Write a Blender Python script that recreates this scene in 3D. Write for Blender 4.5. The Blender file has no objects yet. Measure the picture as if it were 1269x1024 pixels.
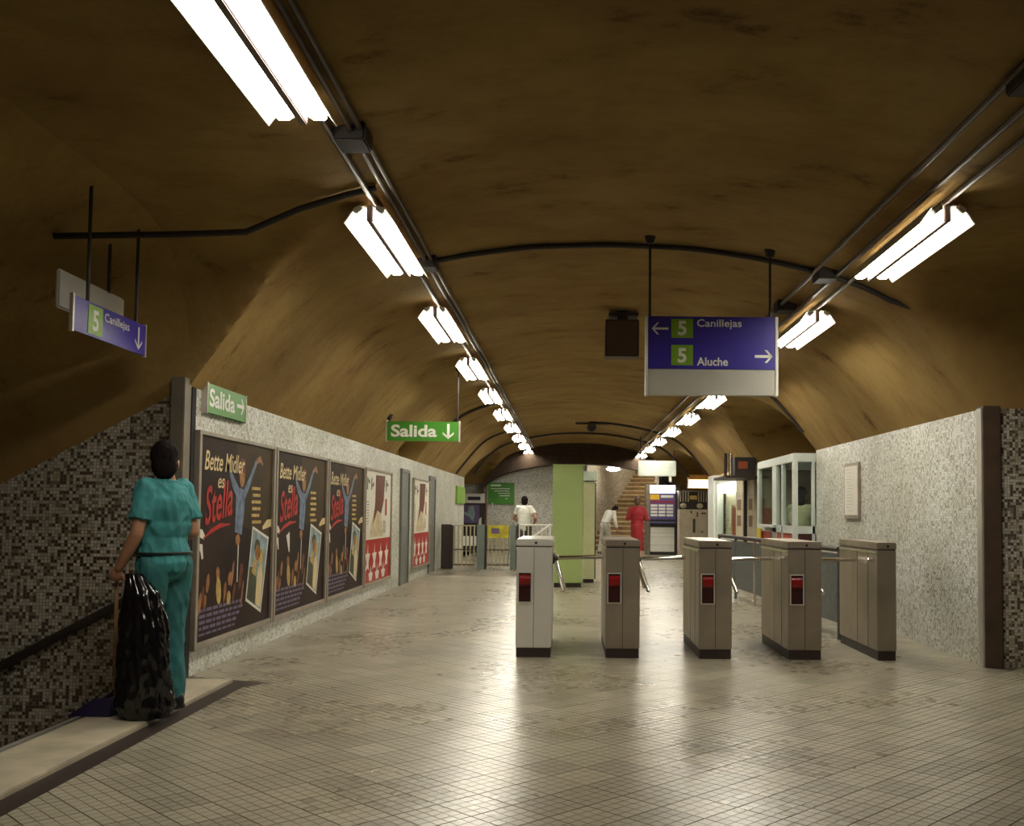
import bpy, bmesh, math, random
from mathutils import Vector, Matrix, Euler, noise as mnoise
random.seed(7)
R = math.radians
scene = bpy.context.scene
COL = scene.collection

# ------------------------------------------------------------------ camera
W, H, F = 1269.0, 1024.0, 1230.0
CAM_H = 1.3
PITCH, ROLL = R(2.8), R(-0.57)
VPX, VPY = 705.0, 635.0            # where the hall's long axis vanishes
rot = Matrix.Rotation(R(90) + PITCH, 3, 'X') @ Matrix.Rotation(-ROLL, 3, 'Z')
d = rot.transposed() @ Vector((0, 1, 0))
u0 = W / 2 + F * d.x / -d.z
v0 = H / 2 - F * d.y / -d.z
cam_data = bpy.data.cameras.new('camera')
cam = bpy.data.objects.new('camera', cam_data)
COL.objects.link(cam)
cam.location = (0, 0, CAM_H)
cam.rotation_euler = rot.to_euler()
cam_data.sensor_fit = 'HORIZONTAL'
cam_data.sensor_width = 36.0
cam_data.lens = 36.0 * F / W
cam_data.shift_x = (u0 - VPX) / W
cam_data.shift_y = (VPY - v0) / W
cam_data.clip_start = 0.05
cam_data.clip_end = 200
scene.camera = cam

# ------------------------------------------------------------------ world, exposure
world = bpy.data.worlds.new('world')
scene.world = world
world.use_nodes = True
world.node_tree.nodes['Background'].inputs[0].default_value = (0, 0, 0, 1)
world.node_tree.nodes['Background'].inputs[1].default_value = 0.0
scene.view_settings.view_transform = 'Standard'
scene.view_settings.look = 'None'
scene.view_settings.gamma = 1.0
scene.view_settings.use_curve_mapping = False
scene.view_settings.exposure = 1.05
scene.cycles.caustics_reflective = False
scene.cycles.caustics_refractive = False
scene.cycles.blur_glossy = 1.0
scene.cycles.max_bounces = 7
TUBE_POWER = 22.0                   # brightness of the fluorescent diffusers
TUBE_COLOR = (1.0, 0.95, 0.82)

# ------------------------------------------------------------------ material helpers
MATS = {}
def srgb(r, g, b):
    f = lambda c: (c / 255 / 12.92) if c / 255 <= 0.04045 else ((c / 255 + 0.055) / 1.055) ** 2.4
    return (f(r), f(g), f(b), 1)

class NT:
    def __init__(s, name):
        m = bpy.data.materials.new(name); m.use_nodes = True
        s.m, s.t = m, m.node_tree
        s.b = s.t.nodes['Principled BSDF']
        MATS[name] = m
    def n(s, kind, **kw):
        nd = s.t.nodes.new(kind)
        for k, v in kw.items():
            if k.startswith('i_'):
                key = k[2:]
                nd.inputs[int(key) if key.isdigit() else key].default_value = v
            else: setattr(nd, k, v)
        return nd
    def l(s, a, b): s.t.links.new(a, b)
    def math(s, op, a, b=None):
        nd = s.n('ShaderNodeMath', operation=op)
        for i, v in enumerate((a, b)):
            if v is None: continue
            if hasattr(v, 'links'): s.l(v, nd.inputs[i])
            else: nd.inputs[i].default_value = v
        return nd.outputs[0]
    def mix(s, fac, a, b, blend='MIX'):
        nd = s.n('ShaderNodeMix', data_type='RGBA', blend_type=blend)
        for key, v in ((0, fac), (6, a), (7, b)):
            if hasattr(v, 'links'): s.l(v, nd.inputs[key])
            else: nd.inputs[key].default_value = v
        return nd.outputs[2]
    def ramp(s, fac, stops, interp='LINEAR'):
        nd = s.n('ShaderNodeValToRGB'); cr = nd.color_ramp; cr.interpolation = interp
        while len(cr.elements) > 1: cr.elements.remove(cr.elements[-1])
        cr.elements[0].position, cr.elements[0].color = stops[0]
        for p, c in stops[1:]:
            e = cr.elements.new(p); e.color = c
        s.l(fac, nd.inputs[0]); return nd.outputs[0]

def mat(name, color, rough=0.5, metal=0.0, nscale=6.0, namt=0.12, bump=0.0, bscale=40.0, spec=0.5, emit=0.0, coat=0.0):
    if name in MATS: return MATS[name]
    t = NT(name); b = t.b
    if len(color) == 3: color = (*color, 1)
    b.inputs['Roughness'].default_value = rough
    b.inputs['Metallic'].default_value = metal
    b.inputs['Specular IOR Level'].default_value = spec
    b.inputs['Coat Weight'].default_value = coat
    tc = t.n('ShaderNodeTexCoord')
    nz = t.n('ShaderNodeTexNoise', i_Scale=nscale, i_Detail=4.0); t.l(tc.outputs['Object'], nz.inputs['Vector'])
    lo = tuple(c * (1 - namt) for c in color[:3]) + (1,)
    hi = tuple(min(1, c * (1 + namt)) for c in color[:3]) + (1,)
    out = t.ramp(nz.outputs[0], [(0.3, lo), (0.7, hi)])
    t.l(out, b.inputs['Base Color'])
    if bump:
        n2 = t.n('ShaderNodeTexNoise', i_Scale=bscale, i_Detail=3.0); t.l(tc.outputs['Object'], n2.inputs['Vector'])
        bp = t.n('ShaderNodeBump', i_Strength=bump, i_Distance=0.01); t.l(n2.outputs[0], bp.inputs['Height'])
        t.l(bp.outputs[0], b.inputs['Normal'])
    if emit:
        b.inputs['Emission Color'].default_value = color
        b.inputs['Emission Strength'].default_value = emit
    return t.m

def mosaic_material(name, size, stops, grout, rough=0.3):
    t = NT(name); b = t.b
    g = t.n('ShaderNodeNewGeometry'); sp = t.n('ShaderNodeSeparateXYZ'); t.l(g.outputs['Position'], sp.inputs[0])
    u = t.math('DIVIDE', t.math('ADD', sp.outputs[0], sp.outputs[1]), size)
    v = t.math('DIVIDE', sp.outputs[2], size)
    fu, fv = t.math('FLOOR', u), t.math('FLOOR', v)
    cb = t.n('ShaderNodeCombineXYZ'); t.l(fu, cb.inputs[0]); t.l(fv, cb.inputs[1])
    wn = t.n('ShaderNodeTexWhiteNoise', noise_dimensions='2D'); t.l(cb.outputs[0], wn.inputs['Vector'])
    # clusters: darker tesserae gather in loose groups
    nz = t.n('ShaderNodeTexNoise', i_Scale=0.35, i_Detail=2.0); t.l(cb.outputs[0], nz.inputs['Vector'])
    val = t.math('ADD', wn.outputs[0], t.math('MULTIPLY', t.math('SUBTRACT', nz.outputs[0], 0.5), 1.0))
    colr = t.ramp(val, stops, 'CONSTANT')
    du = t.math('ABSOLUTE', t.math('SUBTRACT', t.math('FRACT', u), 0.5))
    dv = t.math('ABSOLUTE', t.math('SUBTRACT', t.math('FRACT', v), 0.5))
    line = t.math('GREATER_THAN', t.math('MAXIMUM', du, dv), 0.43)
    dirt = t.n('ShaderNodeTexNoise', i_Scale=1.3, i_Detail=5.0); t.l(g.outputs['Position'], dirt.inputs['Vector'])
    dv2 = t.ramp(dirt.outputs[0], [(0.3, (0.72, 0.70, 0.62, 1)), (0.65, (1, 1, 1, 1))])
    c = t.mix(line, colr, grout)
    t.l(t.mix(1.0, c, dv2, 'MULTIPLY'), b.inputs['Base Color'])
    bp = t.n('ShaderNodeBump', i_Strength=0.35, i_Distance=0.004)
    t.l(t.math('SUBTRACT', t.math('MULTIPLY', wn.outputs[0], 0.35), line), bp.inputs['Height'])
    t.l(bp.outputs[0], b.inputs['Normal'])
    b.inputs['Roughness'].default_value = rough
    return t.m

TILE = 0.235
TX, TY = -0.405, 4.635
def floor_material():
    t = NT('terrazzo_tile'); b = t.b
    g = t.n('ShaderNodeNewGeometry')
    mp = t.n('ShaderNodeMapping', vector_type='TEXTURE')
    mp.inputs['Location'].default_value = (TX, TY, 0); mp.inputs['Rotation'].default_value = (0, 0, R(45))
    t.l(g.outputs['Position'], mp.inputs[0])
    sp = t.n('ShaderNodeSeparateXYZ'); t.l(mp.outputs[0], sp.inputs[0])
    cb = t.n('ShaderNodeCombineXYZ')
    t.l(t.math('FLOOR', t.math('DIVIDE', sp.outputs[0], TILE)), cb.inputs[0])
    t.l(t.math('FLOOR', t.math('DIVIDE', sp.outputs[1], TILE)), cb.inputs[1])
    wn = t.n('ShaderNodeTexWhiteNoise', noise_dimensions='2D'); t.l(cb.outputs[0], wn.inputs['Vector'])
    cb2 = t.n('ShaderNodeCombineXYZ')
    t.l(t.math('FLOOR', t.math('DIVIDE', sp.outputs[0], TILE / 4)), cb2.inputs[0])
    t.l(t.math('FLOOR', t.math('DIVIDE', sp.outputs[1], TILE / 4)), cb2.inputs[1])
    wn2 = t.n('ShaderNodeTexWhiteNoise', noise_dimensions='2D'); t.l(cb2.outputs[0], wn2.inputs['Vector'])
    base = t.ramp(wn.outputs[0], [(0.0, (0.27, 0.245, 0.185, 1)), (0.5, (0.345, 0.318, 0.24, 1)), (1.0, (0.40, 0.37, 0.285, 1))])
    dirt = t.n('ShaderNodeTexNoise', i_Scale=0.7, i_Detail=3.0, i_Roughness=0.5); t.l(g.outputs['Position'], dirt.inputs['Vector'])
    dr = t.ramp(dirt.outputs[0], [(0.32, (0.74, 0.70, 0.64, 1)), (0.62, (1, 1, 1, 1))])
    sp2 = t.n('ShaderNodeTexNoise', i_Scale=130.0, i_Detail=2.0); t.l(g.outputs['Position'], sp2.inputs['Vector'])
    sr = t.ramp(sp2.outputs[0], [(0.35, (0.86, 0.85, 0.83, 1)), (0.65, (1.08, 1.08, 1.08, 1))])
    c = t.mix(1.0, t.mix(1.0, base, dr, 'MULTIPLY'), sr, 'MULTIPLY')
    t.l(c, b.inputs['Base Color'])
    rr = t.math('ADD', t.math('MULTIPLY', wn2.outputs[0], 0.025), t.math('MULTIPLY', dirt.outputs[0], 0.08))
    t.l(t.math('ADD', rr, 0.235), b.inputs['Roughness'])
    b.inputs['Specular IOR Level'].default_value = 0.55
    # each little square is laid a touch out of level
    bp = t.n('ShaderNodeBump', i_Strength=0.18, i_Distance=0.01)
    wav = t.n('ShaderNodeTexNoise', i_Scale=9.0, i_Detail=2.0); t.l(g.outputs['Position'], wav.inputs['Vector'])
    t.l(wav.outputs[0], bp.inputs['Height']); t.l(bp.outputs[0], b.inputs['Normal'])
    return t.m

def ceiling_material():
    t = NT('smoke_stained_plaster'); b = t.b
    g = t.n('ShaderNodeNewGeometry')
    n1 = t.n('ShaderNodeTexNoise', i_Scale=0.9, i_Detail=8.0, i_Roughness=0.65); t.l(g.outputs['Position'], n1.inputs['Vector'])
    mp = t.n('ShaderNodeMapping'); mp.inputs['Scale'].default_value = (1.0, 1.7, 1.0); t.l(g.outputs['Position'], mp.inputs[0])
    n2 = t.n('ShaderNodeTexNoise', i_Scale=1.6, i_Detail=7.0, i_Roughness=0.7); t.l(mp.outputs[0], n2.inputs['Vector'])
    c1 = t.ramp(n1.outputs[0], [(0.30, (0.265, 0.162, 0.056, 1)), (0.55, (0.335, 0.222, 0.076, 1)), (0.75, (0.375, 0.258, 0.092, 1))])
    c2 = t.ramp(n2.outputs[0], [(0.28, (0.38, 0.30, 0.28, 1)), (0.40, (0.86, 0.83, 0.80, 1)), (0.55, (1, 1, 1, 1))])
    t.l(t.mix(1.0, c1, c2, 'MULTIPLY'), b.inputs['Base Color'])
    b.inputs['Roughness'].default_value = 0.9
    b.inputs['Specular IOR Level'].default_value = 0.15
    n3 = t.n('ShaderNodeTexNoise', i_Scale=14.0, i_Detail=6.0); t.l(g.outputs['Position'], n3.inputs['Vector'])
    bp = t.n('ShaderNodeBump', i_Strength=0.25, i_Distance=0.02); t.l(n3.outputs[0], bp.inputs['Height']); t.l(bp.outputs[0], b.inputs['Normal'])
    return t.m

def brushed_steel(name, color, rough):
    t = NT(name); b = t.b
    tc = t.n('ShaderNodeTexCoord'); mp = t.n('ShaderNodeMapping'); mp.inputs['Scale'].default_value = (60, 60, 1.2); t.l(tc.outputs['Object'], mp.inputs[0])
    nz = t.n('ShaderNodeTexNoise', i_Scale=3.0, i_Detail=4.0); t.l(mp.outputs[0], nz.inputs['Vector'])
    n2 = t.n('ShaderNodeTexNoise', i_Scale=2.5, i_Detail=5.0); t.l(tc.outputs['Object'], n2.inputs['Vector'])
    lo = tuple(c * 0.8 for c in color) + (1,); hi = tuple(min(1, c * 1.1) for c in color) + (1,)
    t.l(t.ramp(n2.outputs[0], [(0.3, lo), (0.7, hi)]), b.inputs['Base Color'])
    b.inputs['Metallic'].default_value = 0.85
    t.l(t.math('ADD', t.math('MULTIPLY', nz.outputs[0], 0.15), rough), b.inputs['Roughness'])
    return t.m

CREAM, BROWN = (0.62, 0.58, 0.48, 1), (0.10, 0.075, 0.05, 1)
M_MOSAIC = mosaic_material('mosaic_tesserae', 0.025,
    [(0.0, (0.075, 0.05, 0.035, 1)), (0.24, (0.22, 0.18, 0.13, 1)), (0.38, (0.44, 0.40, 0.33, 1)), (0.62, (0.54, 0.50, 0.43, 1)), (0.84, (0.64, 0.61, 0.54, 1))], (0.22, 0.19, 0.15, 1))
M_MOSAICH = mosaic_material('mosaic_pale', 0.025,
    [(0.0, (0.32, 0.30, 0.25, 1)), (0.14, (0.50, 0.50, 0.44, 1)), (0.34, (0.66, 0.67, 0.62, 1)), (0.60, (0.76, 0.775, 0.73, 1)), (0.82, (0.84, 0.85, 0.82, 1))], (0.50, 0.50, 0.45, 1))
M_FLOOR = floor_material()
M_GROUT = mat('dark_grout', (0.085, 0.070, 0.050), 0.9, namt=0.3)
M_CEIL = ceiling_material()
M_STEEL = brushed_steel('brushed_steel', (0.43, 0.37, 0.30), 0.32)
M_STEELB = mat('steel_reflection_tone', (0.82, 0.80, 0.74), 0.30, 0.55, nscale=2, namt=0.06)  # pale base puts the leftmost turnstile's bright reflection into the colour
M_CHROME = mat('chrome', (0.85, 0.83, 0.78), 0.18, 1.0, namt=0.04)
M_PLINTH = mat('plinth_brown', (0.025, 0.014, 0.010), 0.5)
M_SEAM = mat('black_gap', (0.012, 0.010, 0.008), 0.8)
M_RED = mat('red_lens', (0.20, 0.006, 0.006), 0.25)
M_REDDK = mat('dark_red_lens', (0.03, 0.004, 0.004), 0.3)
M_PIPE = mat('conduit_brown', (0.10, 0.07, 0.045), 0.45, 0.3, namt=0.3)
M_DARKPIPE = mat('conduit_dark', (0.025, 0.017, 0.012), 0.6, namt=0.3)
M_WHITE = mat('white_paint', (0.72, 0.72, 0.66), 0.4, namt=0.05)
M_ALU = mat('aluminium', (0.55, 0.52, 0.46), 0.35, 0.6, namt=0.1)
M_FRAME = mat('poster_frame_metal', (0.36, 0.31, 0.25), 0.4, 0.5, namt=0.15)
M_BROWNP = mat('pillar_brown', (0.085, 0.055, 0.036), 0.5, 0.2, namt=0.25)
M_GREYP = mat('pillar_grey', (0.19, 0.16, 0.12), 0.5, 0.2, namt=0.2)
M_LENS = mat('lit_diffuser', (*TUBE_COLOR, 1), 0.4, namt=0.0, emit=TUBE_POWER)
M_SPINE = mat('lamp_spine', (0.22, 0.16, 0.14), 0.6)
M_LAMPBODY = mat('lamp_enamel', (0.70, 0.68, 0.60), 0.35, namt=0.05)

# ------------------------------------------------------------------ mesh helpers
class MB:
    def __init__(s): s.v, s.f, s.mi, s.mats = [], [], [], []
    def slot(s, m):
        if m is None: return 0
        if m not in s.mats: s.mats.append(m)
        return s.mats.index(m)
    def add(s, vs, fs, m=None):
        o = len(s.v); k = s.slot(m)
        s.v += [tuple(p) for p in vs]
        for f in fs: s.f.append(tuple(i + o for i in f)); s.mi.append(k)
        return s
    def box(s, x0, x1, y0, y1, z0, z1, m=None):
        vs = [(x, y, z) for z in (z0, z1) for y in (y0, y1) for x in (x0, x1)]
        return s.add(vs, [(0, 2, 3, 1), (4, 5, 7, 6), (0, 1, 5, 4), (2, 6, 7, 3), (0, 4, 6, 2), (1, 3, 7, 5)], m)
    def quad(s, a, b, c, e, m=None): return s.add([a, b, c, e], [(0, 1, 2, 3)], m)
    def prism(s, pts, vec, m=None):
        n = len(pts); v = Vector(vec)
        vs = [Vector(p) for p in pts] + [Vector(p) + v for p in pts]
        fs = [tuple(range(n - 1, -1, -1)), tuple(range(n, 2 * n))] + [(i, (i + 1) % n, n + (i + 1) % n, n + i) for i in range(n)]
        return s.add(vs, fs, m)
    def tube(s, pts, r, n=8, m=None, caps=True):
        pts = [Vector(p) for p in pts]; rs = r if isinstance(r, (list, tuple)) else [r] * len(pts)
        vs, fs = [], []; prev = None
        for i, p in enumerate(pts):
            t = (pts[min(i + 1, len(pts) - 1)] - pts[max(i - 1, 0)]).normalized()
            ref = prev if prev is not None else (Vector((0, 0, 1)) if abs(t.z) < 0.9 else Vector((1, 0, 0)))
            a = (ref - t * ref.dot(t)).normalized(); prev = a; b = t.cross(a)
            for k in range(n):
                an = 2 * math.pi * k / n
                vs.append(p + (a * math.cos(an) + b * math.sin(an)) * rs[i])
        for i in range(len(pts) - 1):
            for k in range(n): fs.append((i * n + k, i * n + (k + 1) % n, (i + 1) * n + (k + 1) % n, (i + 1) * n + k))
        if caps: fs += [tuple(range(n - 1, -1, -1)), tuple(range((len(pts) - 1) * n, len(pts) * n))]
        return s.add(vs, fs, m)
    def ell(s, c, r, rotm=None, n=12, k=8, m=None):
        c = Vector(c); r = r if isinstance(r, (tuple, list)) else (r, r, r); vs, fs = [], []
        for i in range(k + 1):
            th = math.pi * i / k
            for j in range(n):
                ph = 2 * math.pi * j / n
                p = Vector((r[0] * math.sin(th) * math.cos(ph), r[1] * math.sin(th) * math.sin(ph), r[2] * math.cos(th)))
                if rotm is not None: p = rotm @ p
                vs.append(c + p)
        for i in range(k):
            for j in range(n):
                a, b2 = i * n + j, i * n + (j + 1) % n
                fs.append((a, a + n, b2 + n, b2))
        return s.add(vs, fs, m)
    def mesh(s, name, m=None):
        me = bpy.data.meshes.new(name)
        me.from_pydata([tuple(p) for p in s.v], [], s.f)
        if s.mats:
            for q in s.mats: me.materials.append(q)
            me.polygons.foreach_set('material_index', s.mi)
        elif m: me.materials.append(m)
        me.update(); return me
    def build(s, name, m=None, parent=None, smooth=False, bevel=0.0, world=True):
        off = wloc(parent) if (parent and world) else Vector((0, 0, 0))
        if off.length: s.v = [(p[0] - off.x, p[1] - off.y, p[2] - off.z) for p in s.v]
        me = s.mesh(name, m)
        if bevel:
            bm = bmesh.new(); bm.from_mesh(me)
            bmesh.ops.remove_doubles(bm, verts=bm.verts, dist=1e-5)
            es = [e for e in bm.edges if len(e.link_faces) == 2 and e.calc_face_angle(0) > 0.5]
            bmesh.ops.bevel(bm, geom=es, offset=bevel, segments=2, affect='EDGES', clamp_overlap=True)
            bm.to_mesh(me); bm.free()
        if smooth:
            me.polygons.foreach_set('use_smooth', [True] * len(me.polygons))
            me.set_sharp_from_angle(angle=0.6)
        o = bpy.data.objects.new(name, me); COL.objects.link(o)
        if parent: o.parent = parent
        return o

def wloc(o):
    p = Vector((0, 0, 0))
    while o is not None: p += o.location; o = o.parent
    return p
def tag(o, label=None, cat=None, group=None, kind=None):
    if label: o['label'] = label
    if cat: o['category'] = cat
    if group: o['group'] = group
    if kind: o['kind'] = kind
    return o
def empty(name, loc, label, cat, group=None, rz=0):
    o = bpy.data.objects.new(name, None); COL.objects.link(o)
    o.empty_display_size = 0.1
    o.location = loc; o.rotation_euler = (0, 0, rz)
    return tag(o, label, cat, group)
def struct(o, label=None): return tag(o, label, kind='structure')
def copy_tree(o, parent=None):
    c = o.copy(); COL.objects.link(c); c.parent = parent
    for ch in list(o.children): copy_tree(ch, c)
    return c
def box(name, dims, m, parent=None, bevel=0.0): return MB().box(*dims).build(name, m, parent, bevel=bevel)

_tc = {}
def text_mb(mb, s, org, right, up, height, m, width=None, bold=0.0, shear=0.0, align='LEFT', depth=0.0015):
    """flat lettering: org = lower-left corner of the cap box, height = cap height in metres"""
    key = (s, bold, shear)
    if key not in _tc:
        cu = bpy.data.curves.new('lettering_source', 'FONT'); cu.body = s; cu.offset = bold; cu.shear = shear; cu.resolution_u = 4
        ob = bpy.data.objects.new('lettering_source', cu); COL.objects.link(ob)
        dg = bpy.context.evaluated_depsgraph_get(); dg.update()
        me = bpy.data.meshes.new_from_object(ob.evaluated_get(dg))
        vs = [v.co.copy() for v in me.vertices]; fs = [tuple(p.vertices) for p in me.polygons]
        bpy.data.objects.remove(ob); bpy.data.curves.remove(cu); bpy.data.meshes.remove(me)
        _tc[key] = (vs, fs)
    vs, fs = _tc[key]
    x0, x1 = min(v.x for v in vs), max(v.x for v in vs)
    sc = height / 0.70
    sx = sc if width is None else width / (x1 - x0)
    right, up, org = Vector(right).normalized(), Vector(up).normalized(), Vector(org)
    nrm = right.cross(up)
    wd = (x1 - x0) * sx
    sh = 0 if align == 'LEFT' else (-wd / 2 if align == 'CENTER' else -wd)
    mb.add([org + right * ((v.x - x0) * sx + sh) + up * (v.y * sc) + nrm * depth for v in vs], fs, m)
    return wd
def arrow_mb(mb, c, right, up, size, ang, m, depth=0.0015, th=0.13):
    """flat arrow pointing along angle ang in the right/up plane"""
    right, up, c = Vector(right).normalized(), Vector(up).normalized(), Vector(c); n = right.cross(up)
    ca, sa = math.cos(ang), math.sin(ang)
    def P(x, y):
        x, y = x * size, y * size
        return c + right * (x * ca - y * sa) + up * (x * sa + y * ca) + n * depth
    h = th / 2
    mb.add([P(-0.5, -h), P(0.42, -h), P(0.42, h), P(-0.5, h)], [(0, 1, 2, 3)], m)
    for sgn in (1, -1):
        q = [P(0.5, 0), P(0.5 - h * 1.8, 0), P(0.12 - h, sgn * 0.36), P(0.12 + h * 0.8, sgn * 0.36)]
        mb.add(q, [(0, 1, 2, 3) if sgn < 0 else (3, 2, 1, 0)], m)

# ------------------------------------------------------------------ the shell
XL, XR = -2.93, 3.61
CX, AX, BZ, Z0 = 0.34, 3.27, 1.41, 2.24
YN, YE = -4.0, 36.5
# half profile of the vault: (distance from the centre line, rise above springing)
VP_ = [(0, 1.41), (0.7, 1.385), (1.3, 1.30), (1.85, 1.175), (2.15, 1.08), (2.4, 0.965), (2.6, 0.83), (2.9, 0.49), (3.1, 0.235), (3.27, 0.0), (3.6, -0.46)]
def _lin(u):
    for (a, ha), (b, hb) in zip(VP_, VP_[1:]):
        if u <= b: return ha + (hb - ha) * (u - a) / (b - a)
    return VP_[-1][1]
_tab = [_lin(abs(i) * 0.02) for i in range(-180, 181)]
for _ in range(60): _tab = [_tab[0]] + [(_tab[i - 1] + 2 * _tab[i] + _tab[i + 1]) / 4 for i in range(1, len(_tab) - 1)] + [_tab[-1]]
_off = -_tab[180 + 163] * 0.5 - _tab[180 + 164] * 0.5
def vault(x):
    t = min(max(abs(x - CX), 0), AX) / 0.02 + 180; i = int(t)
    return Z0 + _off + _tab[i] + (_tab[min(i + 1, 360)] - _tab[i]) * (t - i)
# side vaults: side(-1 left, +1 right), y0, y1, rise, outward slope, outer x
SIDES = [(-1, 1.2, 7.60, 1.16, 0.54, -8.2), (1, 3.2, 8.62, 1.10, 0.0, 8.0), (1, 14.5, 19.0, 0.98, 0.0, 5.4),
         (-1, 16.6, 18.9, 0.55, 0.0, -3.25), (-1, 27.7, 34.0, 0.9, 0.0, -5.2), (1, 25.4, 34.0, 0.9, 0.0, 5.6)]
def side_z(sv, x, y):
    sd, y0, y1, rise, slope, xo = sv
    if not (y0 <= y <= y1): return -9
    if (x - CX) * sd < 0: return -9
    out = max(0, (XL - x) if sd < 0 else (x - XR))
    yc, hw = (y0 + y1) / 2, (y1 - y0) / 2
    return Z0 - slope * out + rise * math.sqrt(max(0, 1 - abs((y - yc) / hw) ** (8 if y1 < 10 else 2.6)))
def ysamples(y0, y1, n=44): return [(y0 + y1) / 2 - (y1 - y0) / 2 * math.cos(math.pi * i / n) for i in range(n + 1)]
mb = MB()
ys = set()
for sv in SIDES: ys.update(round(v, 4) for v in ysamples(sv[1], sv[2]))
y = YN
while y < YE: ys.add(round(y, 4)); y += 0.45
ys.add(YE); ys = sorted(ys)
ys = [v for i, v in enumerate(ys) if i == 0 or v - ys[i - 1] > 0.0015]
NT_ = 120
ths = [math.pi * i / NT_ for i in range(NT_ + 1)]
grid = []
for y in ys:
    for th in ths:
        x = CX - AX * math.cos(th); z = vault(x)
        for sv in SIDES: z = max(z, side_z(sv, x, y))
        grid.append((x, y, z))
n = NT_ + 1
fs = [(j * n + i, (j + 1) * n + i, (j + 1) * n + i + 1, j * n + i + 1) for j in range(len(ys) - 1) for i in range(NT_)]
mb.add(grid, fs, M_CEIL)
for sv in SIDES:
    sd, y0, y1, rise, slope, xo = sv
    yy = [v for v in ys if y0 - 1e-4 <= v <= y1 + 1e-4]; xs = [(XL if sd < 0 else XR) + (xo - (XL if sd < 0 else XR)) * k / 6 for k in range(7)]
    vs = [(x, v, side_z(sv, x, min(max(v, y0), y1))) for x in xs for v in yy]; m_ = len(yy)
    mb.add(vs, [(a * m_ + b, a * m_ + b + 1, (a + 1) * m_ + b + 1, (a + 1) * m_ + b) for a in range(6) for b in range(m_ - 1)], M_CEIL)
struct(mb.build('ceiling', M_CEIL, smooth=True), 'brown plaster barrel vault stained with soot')

# floor: dark bedding with proud tiles
floor = struct(MB().box(XL - 0.0, 8.0, YN, 46, -0.2, -0.004).build('floor', M_GROUT), 'worn beige floor of small squares laid on the diagonal')
cs = TILE / 4
def tile_cells(mb, cx, cy, sides):
    ca = math.sqrt(0.5)
    for i in range(4):
        for j in range(4):
            gx0 = 0.0035 if i == 0 else 0.0019; gx1 = 0.0035 if i == 3 else 0.0019
            gy0 = 0.0035 if j == 0 else 0.0019; gy1 = 0.0035 if j == 3 else 0.0019
            a0, a1 = -TILE / 2 + i * cs + gx0, -TILE / 2 + (i + 1) * cs - gx1
            b0, b1 = -TILE / 2 + j * cs + gy0, -TILE / 2 + (j + 1) * cs - gy1
            P = [(cx + (a - b) * ca, cy + (a + b) * ca) for a, b in ((a0, b0), (a1, b0), (a1, b1), (a0, b1))]
            if sides:
                mb.add([(p[0], p[1], 0.0) for p in P] + [(p[0], p[1], -0.0045) for p in P],
                       [(0, 1, 2, 3)] + [(k, k + 4, (k + 1) % 4 + 4, (k + 1) % 4) for k in range(4)], M_FLOOR)
            else: mb.add([(p[0], p[1], 0.0) for p in P], [(0, 1, 2, 3)], M_FLOOR)
def in_floor(x, y):
    if x < -2.60 and 1.2 < y < 7.55: return False
    if XL - 0.12 < x < XR + 0.12: return True
    if 3.5 < x < 7.9 and 3.2 < y < 8.62: return True
    if 3.5 < x < 5.4 and (14.5 < y < 19.0 or 25.4 < y < 34): return True
    return False
tiles = []
for i in range(-120, 140):
    for j in range(-120, 140):
        a, b = (i + 0.5) * TILE, (j + 0.5) * TILE
        x, y = TX + (a - b) * math.sqrt(0.5), TY + (a + b) * math.sqrt(0.5)
        if 3.0 < y < 36.4 and in_floor(x, y):
            px = 705 + F * x / y; py = 635 + F * CAM_H / y
            tiles.append((x, y, -20 < px < 1290 and py < 1040))
tiles.sort(key=lambda t: (not t[2], t[1]))
near, rest = tiles[:300], tiles[300:]
tm = MB(); tile_cells(tm, 0, 0, True); tile_me = tm.mesh('floor_tile')
for x, y, _ in near:
    o = bpy.data.objects.new('floor_tile', tile_me); COL.objects.link(o); o.parent = floor; o.location = (x, y, 0)
tm = MB()
for x, y, vis_ in rest: tile_cells(tm, x, y, vis_ and y < 20)
tag(tm.build('distant_floor_tiles', M_FLOOR, floor), kind='stuff')

# walls
def wall(name, dims, m=M_MOSAIC, label=None): return struct(MB().box(*dims).build(name, m), label)
wall('wall_left', (XL - 0.22, XL, 7.72, 27.7, -0.1, Z0), M_MOSAICH, label='pale mosaic wall behind the posters')
wall('wall_right', (XR, XR + 0.25, 8.74, 14.5, -0.1, Z0), M_MOSAICH, label='speckled mosaic wall beside the turnstiles')
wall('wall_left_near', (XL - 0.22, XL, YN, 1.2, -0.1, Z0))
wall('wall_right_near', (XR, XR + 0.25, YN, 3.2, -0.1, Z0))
wall('wall_near', (XL, XR, YN - 0.2, YN, -0.1, 3.7))
# side passage on the left: stairs down, mosaic cheek wall with raking top
pts = [(XL - 0.0, 7.60, -0.2), (XL, 7.60, Z0)]
zb = lambda x: Z0 - 0.54 * (XL - x)
def cheek(name, y0, y1):
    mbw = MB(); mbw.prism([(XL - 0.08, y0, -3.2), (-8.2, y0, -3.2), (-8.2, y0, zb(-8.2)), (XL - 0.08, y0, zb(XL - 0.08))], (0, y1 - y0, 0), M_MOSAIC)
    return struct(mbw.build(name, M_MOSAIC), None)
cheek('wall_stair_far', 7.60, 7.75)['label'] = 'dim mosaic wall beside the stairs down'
cheek('wall_stair_near', 1.05, 1.20)
wall('wall_stair_end', (-8.4, -8.2, 1.05, 7.75, -3.2, 1.0))
st = struct(bpy.data.objects.new('stairs_down', None), 'stone stairs leading down on the left'); COL.objects.link(st)
M_STONE = mat('stone_tread', (0.30, 0.25, 0.17), 0.6, namt=0.25, nscale=3)
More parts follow.
